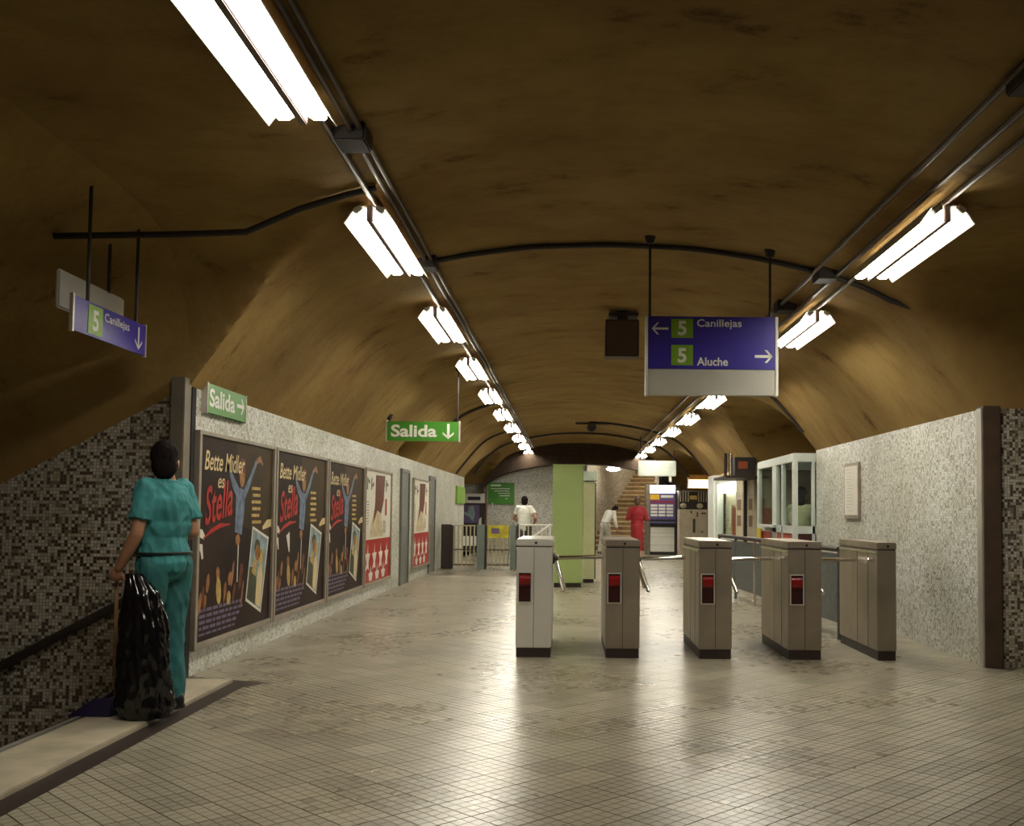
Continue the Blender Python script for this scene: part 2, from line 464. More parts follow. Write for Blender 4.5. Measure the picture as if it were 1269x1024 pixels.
for k in range(17):
    x1 = -3.02 - 0.30 * k; z1 = -0.162 * (k + 1)
    box('step', (x1 - 0.32, x1, 1.20, 7.60, z1 - 0.2, z1), M_STONE, st)
# right-hand side passage
wall('wall_passage_far', (3.75, 8.0, 8.62, 8.85, -0.1, Z0), label='mosaic wall of the side passage at far right')
wall('wall_passage_near', (3.75, 8.0, 3.0, 3.2, -0.1, Z0))
wall('wall_passage_end', (8.0, 8.2, 3.0, 8.85, -0.1, 3.6))
# recesses further down
wall('wall_recess_back', (5.4, 5.6, 14.4, 19.1, -0.1, 3.4), M_CEIL)
wall('wall_recess_side', (XR + 0.25, 5.4, 14.3, 14.5, -0.1, Z0), M_MOSAIC)
wall('wall_right_shops', (4.3, 4.5, 19.0, 25.4, -0.1, Z0), M_CEIL)
wall('wall_recess_divider', (XR, 5.5, 19.0, 19.1, -0.1, Z0), M_MOSAIC)
wall('wall_shop_end', (XR, 5.6, 25.3, 25.4, -0.1, Z0), M_MOSAIC)
wall('wall_far_right', (5.6, 5.8, 25.4, 34.2, -0.1, 3.4), M_CEIL)
wall('wall_left_recess_back', (-5.4, -5.2, 27.6, 34.2, -0.1, 3.4), M_MOSAIC)
wall('wall_left_recess_side', (-5.2, XL - 0.22, 27.5, 27.7, -0.1, Z0), M_MOSAIC)
wall('wall_far_left', (-5.2, 0.62, 34.3, 34.5, -0.1, 3.8), M_MOSAICH, 'far mosaic wall behind the gates')
wall('wall_far_machines', (3.15, 5.6, 34.3, 34.5, -0.1, 3.8), M_CEIL)
# shop ceiling strip where the side vault is missing between 19 and 25.4
struct(MB().box(XR, 4.5, 19.0, 25.4, Z0, Z0 + 0.1).build('ceiling_shops', M_CEIL))
struct(MB().box(-3.32, -3.25, 16.6, 18.9, Z0 - 0.05, Z0 + 0.6).build('wall_lunette', M_CEIL))

# dark downstand arch at the far end
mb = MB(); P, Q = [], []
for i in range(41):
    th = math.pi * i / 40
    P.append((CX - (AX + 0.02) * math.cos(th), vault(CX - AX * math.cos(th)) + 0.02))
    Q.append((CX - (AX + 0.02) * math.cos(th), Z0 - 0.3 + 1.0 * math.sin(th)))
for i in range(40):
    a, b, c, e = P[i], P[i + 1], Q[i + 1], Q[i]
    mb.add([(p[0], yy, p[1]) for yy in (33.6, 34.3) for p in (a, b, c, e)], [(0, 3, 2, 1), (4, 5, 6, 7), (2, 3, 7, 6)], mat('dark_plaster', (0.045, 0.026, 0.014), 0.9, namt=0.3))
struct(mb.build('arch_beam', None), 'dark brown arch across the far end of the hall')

# corner pillars, doors, kerb
t1 = struct(MB().box(XL - 0.10, XL + 0.005, 7.50, 7.64, -0.02, Z0 + 0.06).build('trim_1', M_GREYP, bevel=0.006), 'grey-brown metal corner pillar behind the man in teal')
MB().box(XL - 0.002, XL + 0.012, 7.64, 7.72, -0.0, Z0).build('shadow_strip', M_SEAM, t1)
t2 = struct(MB().box(XR - 0.02, XR + 0.13, 8.58, 8.74, -0.02, Z0 + 0.02).build('trim_2', M_BROWNP, bevel=0.006), 'dark brown metal corner pillar at right')
MB().box(XR - 0.035, XR - 0.02, 8.60, 8.70, 0.0, Z0).build('edge_strip', M_ALU, t2)
M_KERB = mat('kerb_stone', (0.42, 0.37, 0.27), 0.55, namt=0.2, nscale=5, bump=0.1)
kb = struct(MB().box(-2.93, -2.50, 1.20, 7.50, -0.02, 0.03).build('kerb', M_KERB, bevel=0.006), 'pale stone kerb at the head of the stairs')
for k, x in enumerate((-2.95, -2.99)):
    MB().box(x - 0.022, x, 1.20, 7.50, -0.05, 0.034 - 0.012 * k).build('nosing_strip', M_BROWNP if k else M_ALU, kb)
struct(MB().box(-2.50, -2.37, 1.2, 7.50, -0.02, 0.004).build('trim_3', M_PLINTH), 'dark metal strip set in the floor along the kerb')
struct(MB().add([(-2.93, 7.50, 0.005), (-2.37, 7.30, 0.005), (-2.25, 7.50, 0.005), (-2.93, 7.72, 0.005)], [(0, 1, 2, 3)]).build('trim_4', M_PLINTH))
M_DOOR = mat('grey_door_steel', (0.16, 0.165, 0.15), 0.45, 0.2, namt=0.15)
for k, (y0, y1) in enumerate(((17.25, 18.0), (20.75, 21.5))):
    dr = struct(MB().box(XL - 0.03, XL + 0.02, y0, y1, 0.0, 1.97).build('door_%d' % (k + 1), M_DOOR, bevel=0.004), ('first' if k == 0 else 'second') + ' grey steel door in the left wall')
    f_ = MB()
    f_.box(XL - 0.01, XL + 0.04, y0 - 0.06, y0, 0, 2.03); f_.box(XL - 0.01, XL + 0.04, y1, y1 + 0.06, 0, 2.03); f_.box(XL - 0.01, XL + 0.04, y0, y1, 1.97, 2.03)
    f_.build('door_frame', M_DOOR, dr)
    hd = MB(); hd.tube([(XL + 0.02, y0 + 0.1, 1.0), (XL + 0.07, y0 + 0.1, 1.0), (XL + 0.07, y0 + 0.2, 1.0)], 0.01); hd.build('handle', M_CHROME, dr)

# stair handrail on the cheek wall
hr = empty('handrail', (-3.3, 7.5, 0.7), 'dark handrail slanting down the dim mosaic stair wall', 'handrail')
mb = MB(); mb.tube([(-2.98, 7.52, 0.79), (-8.0, 7.52, 0.79 - 0.54 * 5.02)], 0.035, 10); mb.build('rail', M_DARKPIPE, hr, smooth=True)
for k in range(5):
    x = -3.2 - k * 1.0; z = 0.79 - 0.54 * (-2.98 - x)
    MB().tube([(x, 7.52, z - 0.02), (x, 7.56, z - 0.06), (x, 7.61, z - 0.06)], 0.014).build('bracket', M_DARKPIPE, hr)
#==PART2==
# ------------------------------------------------------------------ fluorescent lights
LAMP_L = 1.66
def make_light():
    t = empty('fluorescent_light', (0, 0, 0), 'twin-tube fluorescent light', 'light')
    # local frame: lamp runs along +Y from 0, z = 0 is the underside of the diffusers
    MB().box(-0.022, 0.022, 0.02, LAMP_L - 0.02, -0.012, 0.100).build('spine', M_SPINE, t, bevel=0.006)
    for s in (-1, 1):
        rf = MB()
        prof = [(s * 0.03, 0.085), (s * 0.10, 0.075), (s * 0.172, -0.024), (s * 0.178, -0.022), (s * 0.106, 0.088), (s * 0.03, 0.098)]
        rf.prism([(p[0], 0.03, p[1]) for p in prof], (0, LAMP_L - 0.06, 0))
        rf.build('reflector', M_LAMPBODY, t)
        tb = MB(); pr = [(s * 0.032, 0.078), (s * 0.032, 0.02), (s * 0.065, 0.0), (s * 0.115, 0.0), (s * 0.128, 0.012), (s * 0.126, 0.036), (s * 0.092, 0.07)]
        pr = pr if s > 0 else pr[::-1]
        tb.prism([(p[0], 0.05, p[1]) for p in pr], (0, LAMP_L - 0.10, 0))
        tb.build('tube', M_LENS, t)
        for yy, dy in ((0.05, -1), (LAMP_L - 0.05, 1)):
            c = MB(); c.tube([(s * 0.085, yy + dy * 0.002, 0.045), (s * 0.085, yy + dy * 0.05, 0.055), (s * 0.05, yy + dy * 0.06, 0.075)], [0.028, 0.024, 0.018], 8)
            c.build('tube_holder', M_LAMPBODY, t, smooth=True)
    for yy in (0.35, LAMP_L - 0.35):
        MB().box(-0.012, 0.012, yy - 0.02, yy + 0.02, 0.10, 0.108).build('hanger', M_PIPE, t)
    return t
lamp0 = make_light()
ORD = ['first', 'second', 'third', 'fourth', 'fifth', 'sixth', 'seventh', 'eighth', 'ninth', 'tenth', 'eleventh', 'twelfth']
def row(side, X, Z, y0, pitch, ks):
    global lamp0
    vis = 0
    for k in ks:
        yy = y0 + pitch * k
        if 'used' not in globals(): o = lamp0; globals()['used'] = 1
        else: o = copy_tree(lamp0)
        o.location = (X, yy, Z)
        if yy + LAMP_L < 3.5: lab = 'twin-tube fluorescent light of the %s row above the camera, %s' % (side, ORD[k + 4] + ' from the entrance wall')
        elif vis == 0 and side == 'left': lab = 'big glaring twin-tube fluorescent light cut off by the top edge of the photo'; vis += 1
        else:
            lab = 'twin-tube fluorescent light, %s counted from the camera in the %s ceiling row' % (ORD[vis], side); vis += 1
        tag(o, lab, 'light', 'fluorescent lights of the %s ceiling row' % side)
row('left', -1.376, 3.275, 6.64, 3.30, range(-1, 9))
row('right', 2.37, 3.165, 6.15, 3.27, range(0, 9))
# conduits along the rows
def pipe(name, pts, r, m, label, cat='pipe', group=None, n=8):
    mb = MB(); mb.tube(pts, r, n, m)
    o = mb.build(name, m, smooth=True); return tag(o, label, cat, group)
for k, x in enumerate((-1.36, -1.25, -1.20)):
    pipe('conduit', [(x, YN, vault(x) - 0.035), (x, 33.5, vault(x) - 0.035)], 0.016 if k else 0.02, M_PIPE, ['thin conduit above the left lights, outermost of three', 'thin conduit beside the left lights, middle of three', 'thin conduit beside the left lights, innermost of three'][k], group='conduits along the left light row')
for k, x in enumerate((2.10, 2.27, 2.40)):
    pipe('conduit', [(x, YN, vault(x) - 0.04), (x, 33.5, vault(x) - 0.04)], 0.019, M_PIPE, ['thin conduit beside the right lights, innermost of three', 'thin conduit above the right lights, middle of three', 'thin conduit above the right lights, outermost of three'][k], group='conduits along the right light row')
def arch_pts(y, x0, x1, off=0.03, n=40):
    out = []
    for i in range(n + 1):
        x = x0 + (x1 - x0) * i / n; q = (x - CX) / AX
        out.append((x, y, vault(x) - off))
    return out
pipe('arched_conduit', arch_pts(8.50, -1.25, 2.75) + [(2.95, 8.45, 3.08), (3.4, 8.4, 3.08), (4.4, 8.35, 3.08), (7.5, 8.35, 3.08)], 0.024, M_DARKPIPE, 'dark conduit arching over the blue sign and off to the right passage')
pipe('arched_conduit', [(-1.3, 6.48, vault(-1.3) - 0.03), (-1.5, 6.48, vault(-1.5) - 0.03), (-1.8, 6.48, vault(-1.8) - 0.03), (-2.0, 6.48, vault(-2.0) - 0.03), (-2.15, 6.48, 3.13), (-2.6, 6.48, 3.11), (-3.42, 6.48, 3.09)], 0.022, M_DARKPIPE, 'dark conduit crossing from the left lights to the stair vault')
for yy, x0, x1, lab in ((19.2, -2.6, -1.3, 'dark conduit arching down the left vault beyond the hanging green sign'), (25.4, -2.9, -1.3, 'dark conduit arching down the left vault near the far gates'),
                        (14.42, 2.2, 3.4, 'dark conduit arching down behind the big blue sign to the booth'), (25.5, 0.5, 3.55, 'dark conduit arching to the right from the small round speaker'), (29.0, -2.8, 3.5, 'dark conduit arching across the far end of the vault')):
    pipe('arched_conduit', arch_pts(yy, x0, x1), 0.028, M_DARKPIPE, lab)
for k, (x, y) in enumerate(((2.18, 4.6), (2.2, 8.5), (-1.25, 8.5), (2.15, 9.9), (-1.26, 5.6))):
    o = MB().box(x - 0.09, x + 0.09, y - 0.11, y + 0.11, vault(x) - 0.09, vault(x) + 0.02).build('junction_box', M_DARKPIPE, bevel=0.01)
    tag(o, ['dark junction box on the conduits at the top right corner', 'dark junction box where the arched conduit meets the right lights', 'dark junction box where the arched conduit meets the left lights', 'dark junction box between the first two right lights', 'dark junction box behind the nearest left light'][k], 'junction box')

# ------------------------------------------------------------------ hanging signs
M_BLUE = mat('sign_blue', srgb(58, 46, 150), 0.35, namt=0.06)
M_GREEN = mat('sign_green', srgb(66, 140, 34), 0.35, namt=0.06)
M_LIME = mat('line_green', srgb(120, 165, 40), 0.4, namt=0.05)
M_LETTER = mat('letter_white', (0.80, 0.80, 0.74), 0.45, namt=0.02)
M_SIGNGREY = mat('sign_grey', (0.44, 0.43, 0.37), 0.4, namt=0.05)
def sign_rod(t, x, y, z0, off=0.0):
    z1 = vault(x) + off
    MB().tube([(x, y, z0), (x, y, z1)], 0.011, 8).build('rod', M_DARKPIPE, t, smooth=True)
    MB().tube([(x, y, z1 - 0.06), (x, y, z1 + 0.02)], [0.03, 0.055], 10).build('ceiling_flange', M_DARKPIPE, t, smooth=True)
RX, UZ = (1, 0, 0), (0, 0, 1)
# blue direction sign
SY = 8.30
sg = empty('hanging_sign', (1.185, SY, 2.28), 'large blue direction sign with two green 5 squares hanging over the turnstiles', 'sign')
x0, x1, zb_, zt = 0.628, 1.741, 2.285, 2.955
zm = zb_ + 0.225
box('sign_case', (x0 + 0.02, x1 - 0.02, SY - 0.03, SY + 0.03, zb_ + 0.005, zt - 0.005), M_SIGNGREY, sg)
box('blue_face', (x0 + 0.022, x1 - 0.022, SY - 0.036, SY - 0.03, zm, zt - 0.003), M_BLUE, sg)
box('blank_face', (x0 + 0.022, x1 - 0.022, SY - 0.036, SY - 0.03, zb_ + 0.006, zm - 0.006), M_SIGNGREY, sg)
box('edge_profile', (x0, x0 + 0.022, SY - 0.045, SY + 0.045, zb_, zt), M_WHITE, sg, 0.004)
box('edge_profile', (x1 - 0.026, x1, SY - 0.045, SY + 0.045, zb_, zt), M_WHITE, sg, 0.004)
def P8(px, py): return (x0 + (px - 798) / 165 * (x1 - x0), SY - 0.037, zt - (py - 391) / 100 * (zt - zb_))
for (a, b, c, e) in ((830, 394.5, 857, 418.5), (830, 427.5, 857, 453)):
    p, q = P8(a, e), P8(c, b)
    gq = box('number_square', (p[0], q[0], SY - 0.039, SY - 0.036, p[2], q[2]), M_LIME, sg)
    mb = MB(); text_mb(mb, '5', ((p[0] + q[0]) / 2, SY - 0.039, p[2] + 0.027), RX, UZ, 0.115, M_LETTER, bold=0.03, align='CENTER'); mb.build('numeral', M_LETTER, gq)
mb = MB(); p = P8(862, 404); text_mb(mb, 'Canillejas', p, RX, UZ, 0.062, M_LETTER, bold=0.012, width=0.375); mb.build('lettering', M_LETTER, sg)
mb = MB(); p = P8(862, 453); text_mb(mb, 'Aluche', p, RX, UZ, 0.068, M_LETTER, bold=0.02, width=0.26); mb.build('lettering', M_LETTER, sg)
mb = MB(); arrow_mb(mb, P8(816, 407), RX, UZ, 0.14, math.pi, M_LETTER); mb.build('arrow', M_LETTER, sg)
mb = MB(); arrow_mb(mb, P8(945, 441), RX, UZ, 0.15, 0, M_LETTER, th=0.16); mb.build('arrow', M_LETTER, sg)
sign_rod(sg, 0.665, SY, zt); sign_rod(sg, 1.68, SY, zt)
# green hanging Salida
SY2 = 14.3
s2 = empty('hanging_sign', (-2.11, SY2, 2.30), 'green hanging exit sign reading Salida with a down arrow', 'sign')
a0, a1, b0, b1 = -2.635, -1.60, 2.305, 2.585
box('sign_case', (a0, a1, SY2 - 0.03, SY2 + 0.03, b0, b1), M_GREEN, s2)
box('edge_profile', (a0 - 0.016, a0, SY2 - 0.04, SY2 + 0.04, b0 - 0.01, b1 + 0.01), M_ALU, s2)
box('edge_profile', (a1, a1 + 0.016, SY2 - 0.04, SY2 + 0.04, b0 - 0.01, b1 + 0.01), M_ALU, s2)
mb = MB(); text_mb(mb, 'Salida', (a0 + 0.06, SY2 - 0.031, b0 + 0.065), RX, UZ, 0.165, M_LETTER, bold=0.028, width=0.66); mb.build('lettering', M_LETTER, s2)
mb = MB(); arrow_mb(mb, (a1 - 0.15, SY2 - 0.031, (b0 + b1) / 2), RX, UZ, 0.22, -math.pi / 2, M_LETTER, th=0.17); mb.build('arrow', M_LETTER, s2)
sign_rod(s2, a0 + 0.03, SY2, b1); sign_rod(s2, a1 - 0.02, SY2, b1)
# green Salida on the left wall
YR = (0, 1, 0)
s3 = empty('wall_sign', (XL, 8.3, 2.06), 'green exit sign reading Salida with a right arrow above the posters', 'sign')
box('sign_case', (XL - 0.0, XL + 0.045, 7.87, 8.80, 2.07, 2.315), M_GREEN, s3)
box('edge_profile', (XL, XL + 0.05, 7.855, 7.87, 2.06, 2.325), M_ALU, s3); box('edge_profile', (XL, XL + 0.05, 8.80, 8.815, 2.06, 2.325), M_ALU, s3)
mb = MB(); text_mb(mb, 'Salida', (XL + 0.0455, 7.91, 2.125), YR, UZ, 0.14, M_LETTER, bold=0.025, width=0.60); mb.build('lettering', M_LETTER, s3)
mb = MB(); arrow_mb(mb, (XL + 0.0455, 8.66, 2.195), YR, UZ, 0.19, 0, M_LETTER, th=0.17); mb.build('arrow', M_LETTER, s3)
# blue sign above the stairs with the blank panel behind it
s4 = empty('hanging_sign', (-3.04, 6.5, 2.38), 'small blue sign with a green 5 and a down arrow above the stairs', 'sign')
X4 = -3.04
box('sign_case', (X4 - 0.014, X4, 6.02, 7.04, 2.385, 2.60), M_BLUE, s4)
box('edge_profile', (X4 - 0.018, X4 + 0.004, 6.0, 6.02, 2.375, 2.61), M_ALU, s4); box('edge_profile', (X4 - 0.018, X4 + 0.004, 7.04, 7.06, 2.375, 2.61), M_ALU, s4)
sq = box('number_square', (X4, X4 + 0.003, 6.20, 6.39, 2.40, 2.585), M_LIME, s4)
mb = MB(); text_mb(mb, '5', (X4 + 0.003, 6.295, 2.43), YR, UZ, 0.125, M_LETTER, bold=0.03, align='CENTER'); mb.build('numeral', M_LETTER, sq)
mb = MB(); text_mb(mb, 'Canillejas', (X4 + 0.001, 6.42, 2.515), YR, UZ, 0.055, M_LETTER, bold=0.01, width=0.36); mb.build('lettering', M_LETTER, s4)
mb = MB(); arrow_mb(mb, (X4 + 0.001, 6.93, 2.49), YR, UZ, 0.16, -math.pi / 2, M_LETTER); mb.build('arrow', M_LETTER, s4)
for yy in (6.2, 6.9): MB().tube([(X4 - 0.007, yy, 2.60), (X4 - 0.007, yy, 3.34)], 0.012, 8).build('rod', M_DARKPIPE, s4)
s5 = empty('blank_sign', (-3.3, 6.6, 2.6), 'blank grey-white panel hanging behind the small blue stair sign', 'sign')
box('panel', (-3.26, -3.23, 6.20, 7.12, 2.56, 2.81), M_SIGNGREY, s5, 0.012)
MB().tube([(-3.245, 6.9, 2.8), (-3.245, 6.9, 3.2)], 0.012, 8).build('rod', M_DARKPIPE, s5)
# square clock housing and the small round speaker on the vault
ck = empty('ceiling_box', (0.6, 11.4, 3.1), 'dark square box hanging from the vault left of the big blue sign', 'box')
box('housing', (0.40, 0.79, 11.35, 11.60, 3.10, 3.53), mat('box_brown', (0.055, 0.032, 0.022), 0.55), ck, 0.01)
box('face_panel', (0.425, 0.765, 11.335, 11.35, 3.125, 3.505), mat('box_face', (0.085, 0.05, 0.035), 0.4), ck)
box('bracket', (0.54, 0.66, 11.40, 11.54, 3.53, 3.64), M_DARKPIPE, ck); box('mounting_plate', (0.44, 0.78, 11.36, 11.58, 3.575, 3.61), M_DARKPIPE, ck)
rs = empty('round_speaker', (0.57, 25.5, 3.5), 'small dark round speaker on a bracket high on the far vault', 'speaker')
mb = MB(); mb.tube([(0.57, 25.3, 3.48), (0.57, 25.42, 3.48), (0.57, 25.6, 3.48)], [0.10, 0.13, 0.07], 14); mb.build('horn', M_DARKPIPE, rs, smooth=True)
mb = MB(); mb.tube([(0.15, 25.5, 3.59), (1.0, 25.5, 3.59)], 0.03, 8); mb.build('bracket', M_DARKPIPE, rs)

# ------------------------------------------------------------------ turnstiles
TL = 1.25
def make_turnstile(name, label, X, wd, steel, arm=True, window=True):
    y0, y1 = 8.95, 8.95 + TL
    t = empty(name, (X, y0, 0), label, 'turnstile', 'turnstiles across the hall')
    x1 = X + wd
    box('plinth', (X + 0.006, x1 - 0.006, y0 + 0.008, y1 - 0.008, 0.0, 0.085), M_PLINTH, t)
    box('body', (X, x1, y0, y1, 0.085, 0.985), steel, t, 0.006)
    box('top_cap', (X - 0.004, x1 + 0.004, y0 - 0.006, y1 + 0.006, 0.992, 1.055), steel, t, 0.008)
    box('shadow_gap', (X + 0.004, x1 - 0.004, y0 + 0.004, y1 - 0.004, 0.985, 0.992), M_SEAM, t)
    if wd > 0.2:
        box('front_seam', (X + wd * 0.5 - 0.002, X + wd * 0.5 + 0.002, y0 - 0.002, y0 + 0.01, 0.09, 0.98), M_SEAM, t)
    for yy in (y0 + 0.28, y0 + 0.62):
        for xx in (X - 0.002, x1 - 0.002):
            box('side_seam', (xx, xx + 0.004, yy - 0.002, yy + 0.002, 0.09, 0.98), M_SEAM, t)
    box('side_bead', (X - 0.008, X + 0.001, y0 + 0.01, y1 - 0.01, 0.955, 0.97), M_CHROME, t)
    mb = MB(); mb.tube([(X + wd * 0.55, y0 - 0.012, 1.022), (X + wd * 0.55, y0, 1.022)], 0.012, 12); mb.build('lock', M_PLINTH, t)
    if window:
        wx0, wx1 = X + 0.024, X + 0.024 + 0.108
        fr = MB()
        fr.box(wx0 - 0.008, wx1 + 0.008, y0 - 0.012, y0, 0.487, 0.495); fr.box(wx0 - 0.008, wx1 + 0.008, y0 - 0.012, y0, 0.752, 0.76)
        fr.box(wx0 - 0.008, wx0, y0 - 0.012, y0, 0.495, 0.752); fr.box(wx1, wx1 + 0.008, y0 - 0.012, y0, 0.495, 0.752)
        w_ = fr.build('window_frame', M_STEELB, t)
        box('dark_window', (wx0, wx1, y0 - 0.004, y0 + 0.001, 0.495, 0.752), M_REDDK, w_)
        mb = MB(); pts = []
        for i in range(9):
            a = math.pi * i / 8
            pts.append((wx0 + 0.006, y0 - 0.003 - 0.022 * math.sin(a), 0.685 - 0.05 * math.cos(a)))
        mb.prism(pts, (wx1 - wx0 - 0.012, 0, 0)); mb.build('red_lens', M_RED, w_, smooth=True)
    if X > 1.9: MB().tube([(X - 0.055, y0 + 0.09, 0.90), (X + 0.005, y0 + 0.09, 0.90)], 0.017, 10).build('stub', M_CHROME, t, smooth=True)
    if arm:
        hx, hy, hz = x1, y0 + 0.62, 0.86
        hb = MB(); hb.tube([(hx - 0.01, hy, hz), (hx + 0.05, hy, hz - 0.02)], [0.06, 0.04], 14); hb = hb.build('hub', M_PIPE, t, smooth=True)
        ax = Vector((1, 0, -1)).normalized()           # tripod axis tips 45 degrees outward and down
        base = Vector((1, 0, 0.035))                   # arm that bars the way
        for k, ln in enumerate((0.46, 0.40, 0.40)):
            dv = Matrix.Rotation(R(120) * k + 0.0, 3, ax) @ base.normalized()
            p0 = Vector((hx + 0.02, hy, hz)); p1 = p0 + dv * ln
            mb = MB(); mb.tube([p0, p0 + dv * (ln - 0.012), p1], [0.019, 0.019, 0.012], 12); mb.build('arm', M_CHROME, t, smooth=True)
    return t
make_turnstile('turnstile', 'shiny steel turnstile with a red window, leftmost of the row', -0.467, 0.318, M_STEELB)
make_turnstile('turnstile', 'brushed steel turnstile with a red window, second from the left', 0.336, 0.308, M_STEEL)
make_turnstile('turnstile', 'brushed steel turnstile with a red window, middle one of five', 1.175, 0.295, M_STEEL)
make_turnstile('turnstile', 'brushed steel turnstile with a red window, second from the right', 1.975, 0.300, M_STEEL)
make_turnstile('turnstile', 'narrow end turnstile without a red window nearest the right wall', 2.775, 0.170, M_STEEL, arm=False, window=False)
# ------------------------------------------------------------------ posters on the left wall
M_PDARK = mat('print_dark', (0.022, 0.009, 0.006), 0.5, nscale=2.0, namt=0.5, spec=0.12)
M_POLIVE = mat('print_olive', (0.050, 0.030, 0.012), 0.5, spec=0.12, nscale=2.0, namt=0.4)
M_PCREAM = mat('print_cream', (0.66, 0.52, 0.28), 0.4, namt=0.1, spec=0.15)
M_PRED = mat('print_red', (0.42, 0.012, 0.012), 0.35, namt=0.12, spec=0.15)
M_PBLUE = mat('print_blue', (0.13, 0.18, 0.27), 0.4, nscale=14, namt=0.4, spec=0.15)
M_PSKIN = mat('print_skin', (0.30, 0.13, 0.05), 0.4, nscale=14, namt=0.4, spec=0.15)
M_PWHITE = mat('print_white', (0.72, 0.70, 0.62), 0.4, namt=0.05, spec=0.15)
M_PVIOL = mat('print_violet', (0.15, 0.11, 0.20), 0.4, namt=0.1, spec=0.15)
M_PYEL = mat('print_yellow', (0.50, 0.34, 0.10), 0.4, nscale=20, namt=0.3, spec=0.15)
M_PSKY = mat('print_sky', (0.25, 0.33, 0.36), 0.4, nscale=10, namt=0.3, spec=0.15)
M_PGRN = mat('print_dark_green', (0.05, 0.055, 0.03), 0.4, nscale=10, namt=0.3, spec=0.15)
M_PBRN = mat('print_brown', (0.14, 0.035, 0.015), 0.4, nscale=12, namt=0.4, spec=0.15)
PZ0, PZ1 = 0.245, 1.885
def poly(mb, pts, m, x, o):            # pts in poster units: u along the wall (m), z
    mb.add([(x, o + u, z) for u, z in pts], [tuple(range(len(pts)))], m)
def ribbon(mb, pts, w, m, x, o):
    pts = [Vector((u, z)) for u, z in pts]; ws = w if isinstance(w, (list, tuple)) else [w] * len(pts)
    L, Rr = [], []
    for i, p in enumerate(pts):
        t = (pts[min(i + 1, len(pts) - 1)] - pts[max(i - 1, 0)]).normalized(); nn = Vector((-t.y, t.x))
        L.append(p + nn * ws[i] / 2); Rr.append(p - nn * ws[i] / 2)
    for i in range(len(pts) - 1):
        poly(mb, [tuple(Rr[i]), tuple(Rr[i + 1]), tuple(L[i + 1]), tuple(L[i])], m, x, o)
def blob(mb, u, z, ru, rz, m, x, o, n=12, a=0.0):
    poly(mb, [(u + ru * math.cos(t) * math.cos(a) - rz * math.sin(t) * math.sin(a), z + ru * math.cos(t) * math.sin(a) + rz * math.sin(t) * math.cos(a)) for t in (2 * math.pi * k / n for k in range(n))], m, x, o)
def poster_base(name, label, y0, y1, cat, group):
    t = empty(name, (XL, (y0 + y1) / 2, PZ0 - 0.05), label, cat, group)
    box('backing', (XL, XL + 0.022, y0, y1, PZ0, PZ1), M_PLINTH, t)
    fw = 0.05
    for nm, dm in (('frame_bar', (XL, XL + 0.045, y0 - 0.005, y0 + fw, PZ0 - fw, PZ1 + 0.03)), ('frame_bar', (XL, XL + 0.045, y1 - fw, y1 + 0.005, PZ0 - fw, PZ1 + 0.03)),
                   ('frame_bar', (XL, XL + 0.042, y0 + fw, y1 - fw, PZ0 - fw, PZ0)), ('frame_bar', (XL, XL + 0.042, y0 + fw, y1 - fw, PZ1, PZ1 + 0.03))):
        box(nm, dm, M_FRAME, t, 0.004)
    return t
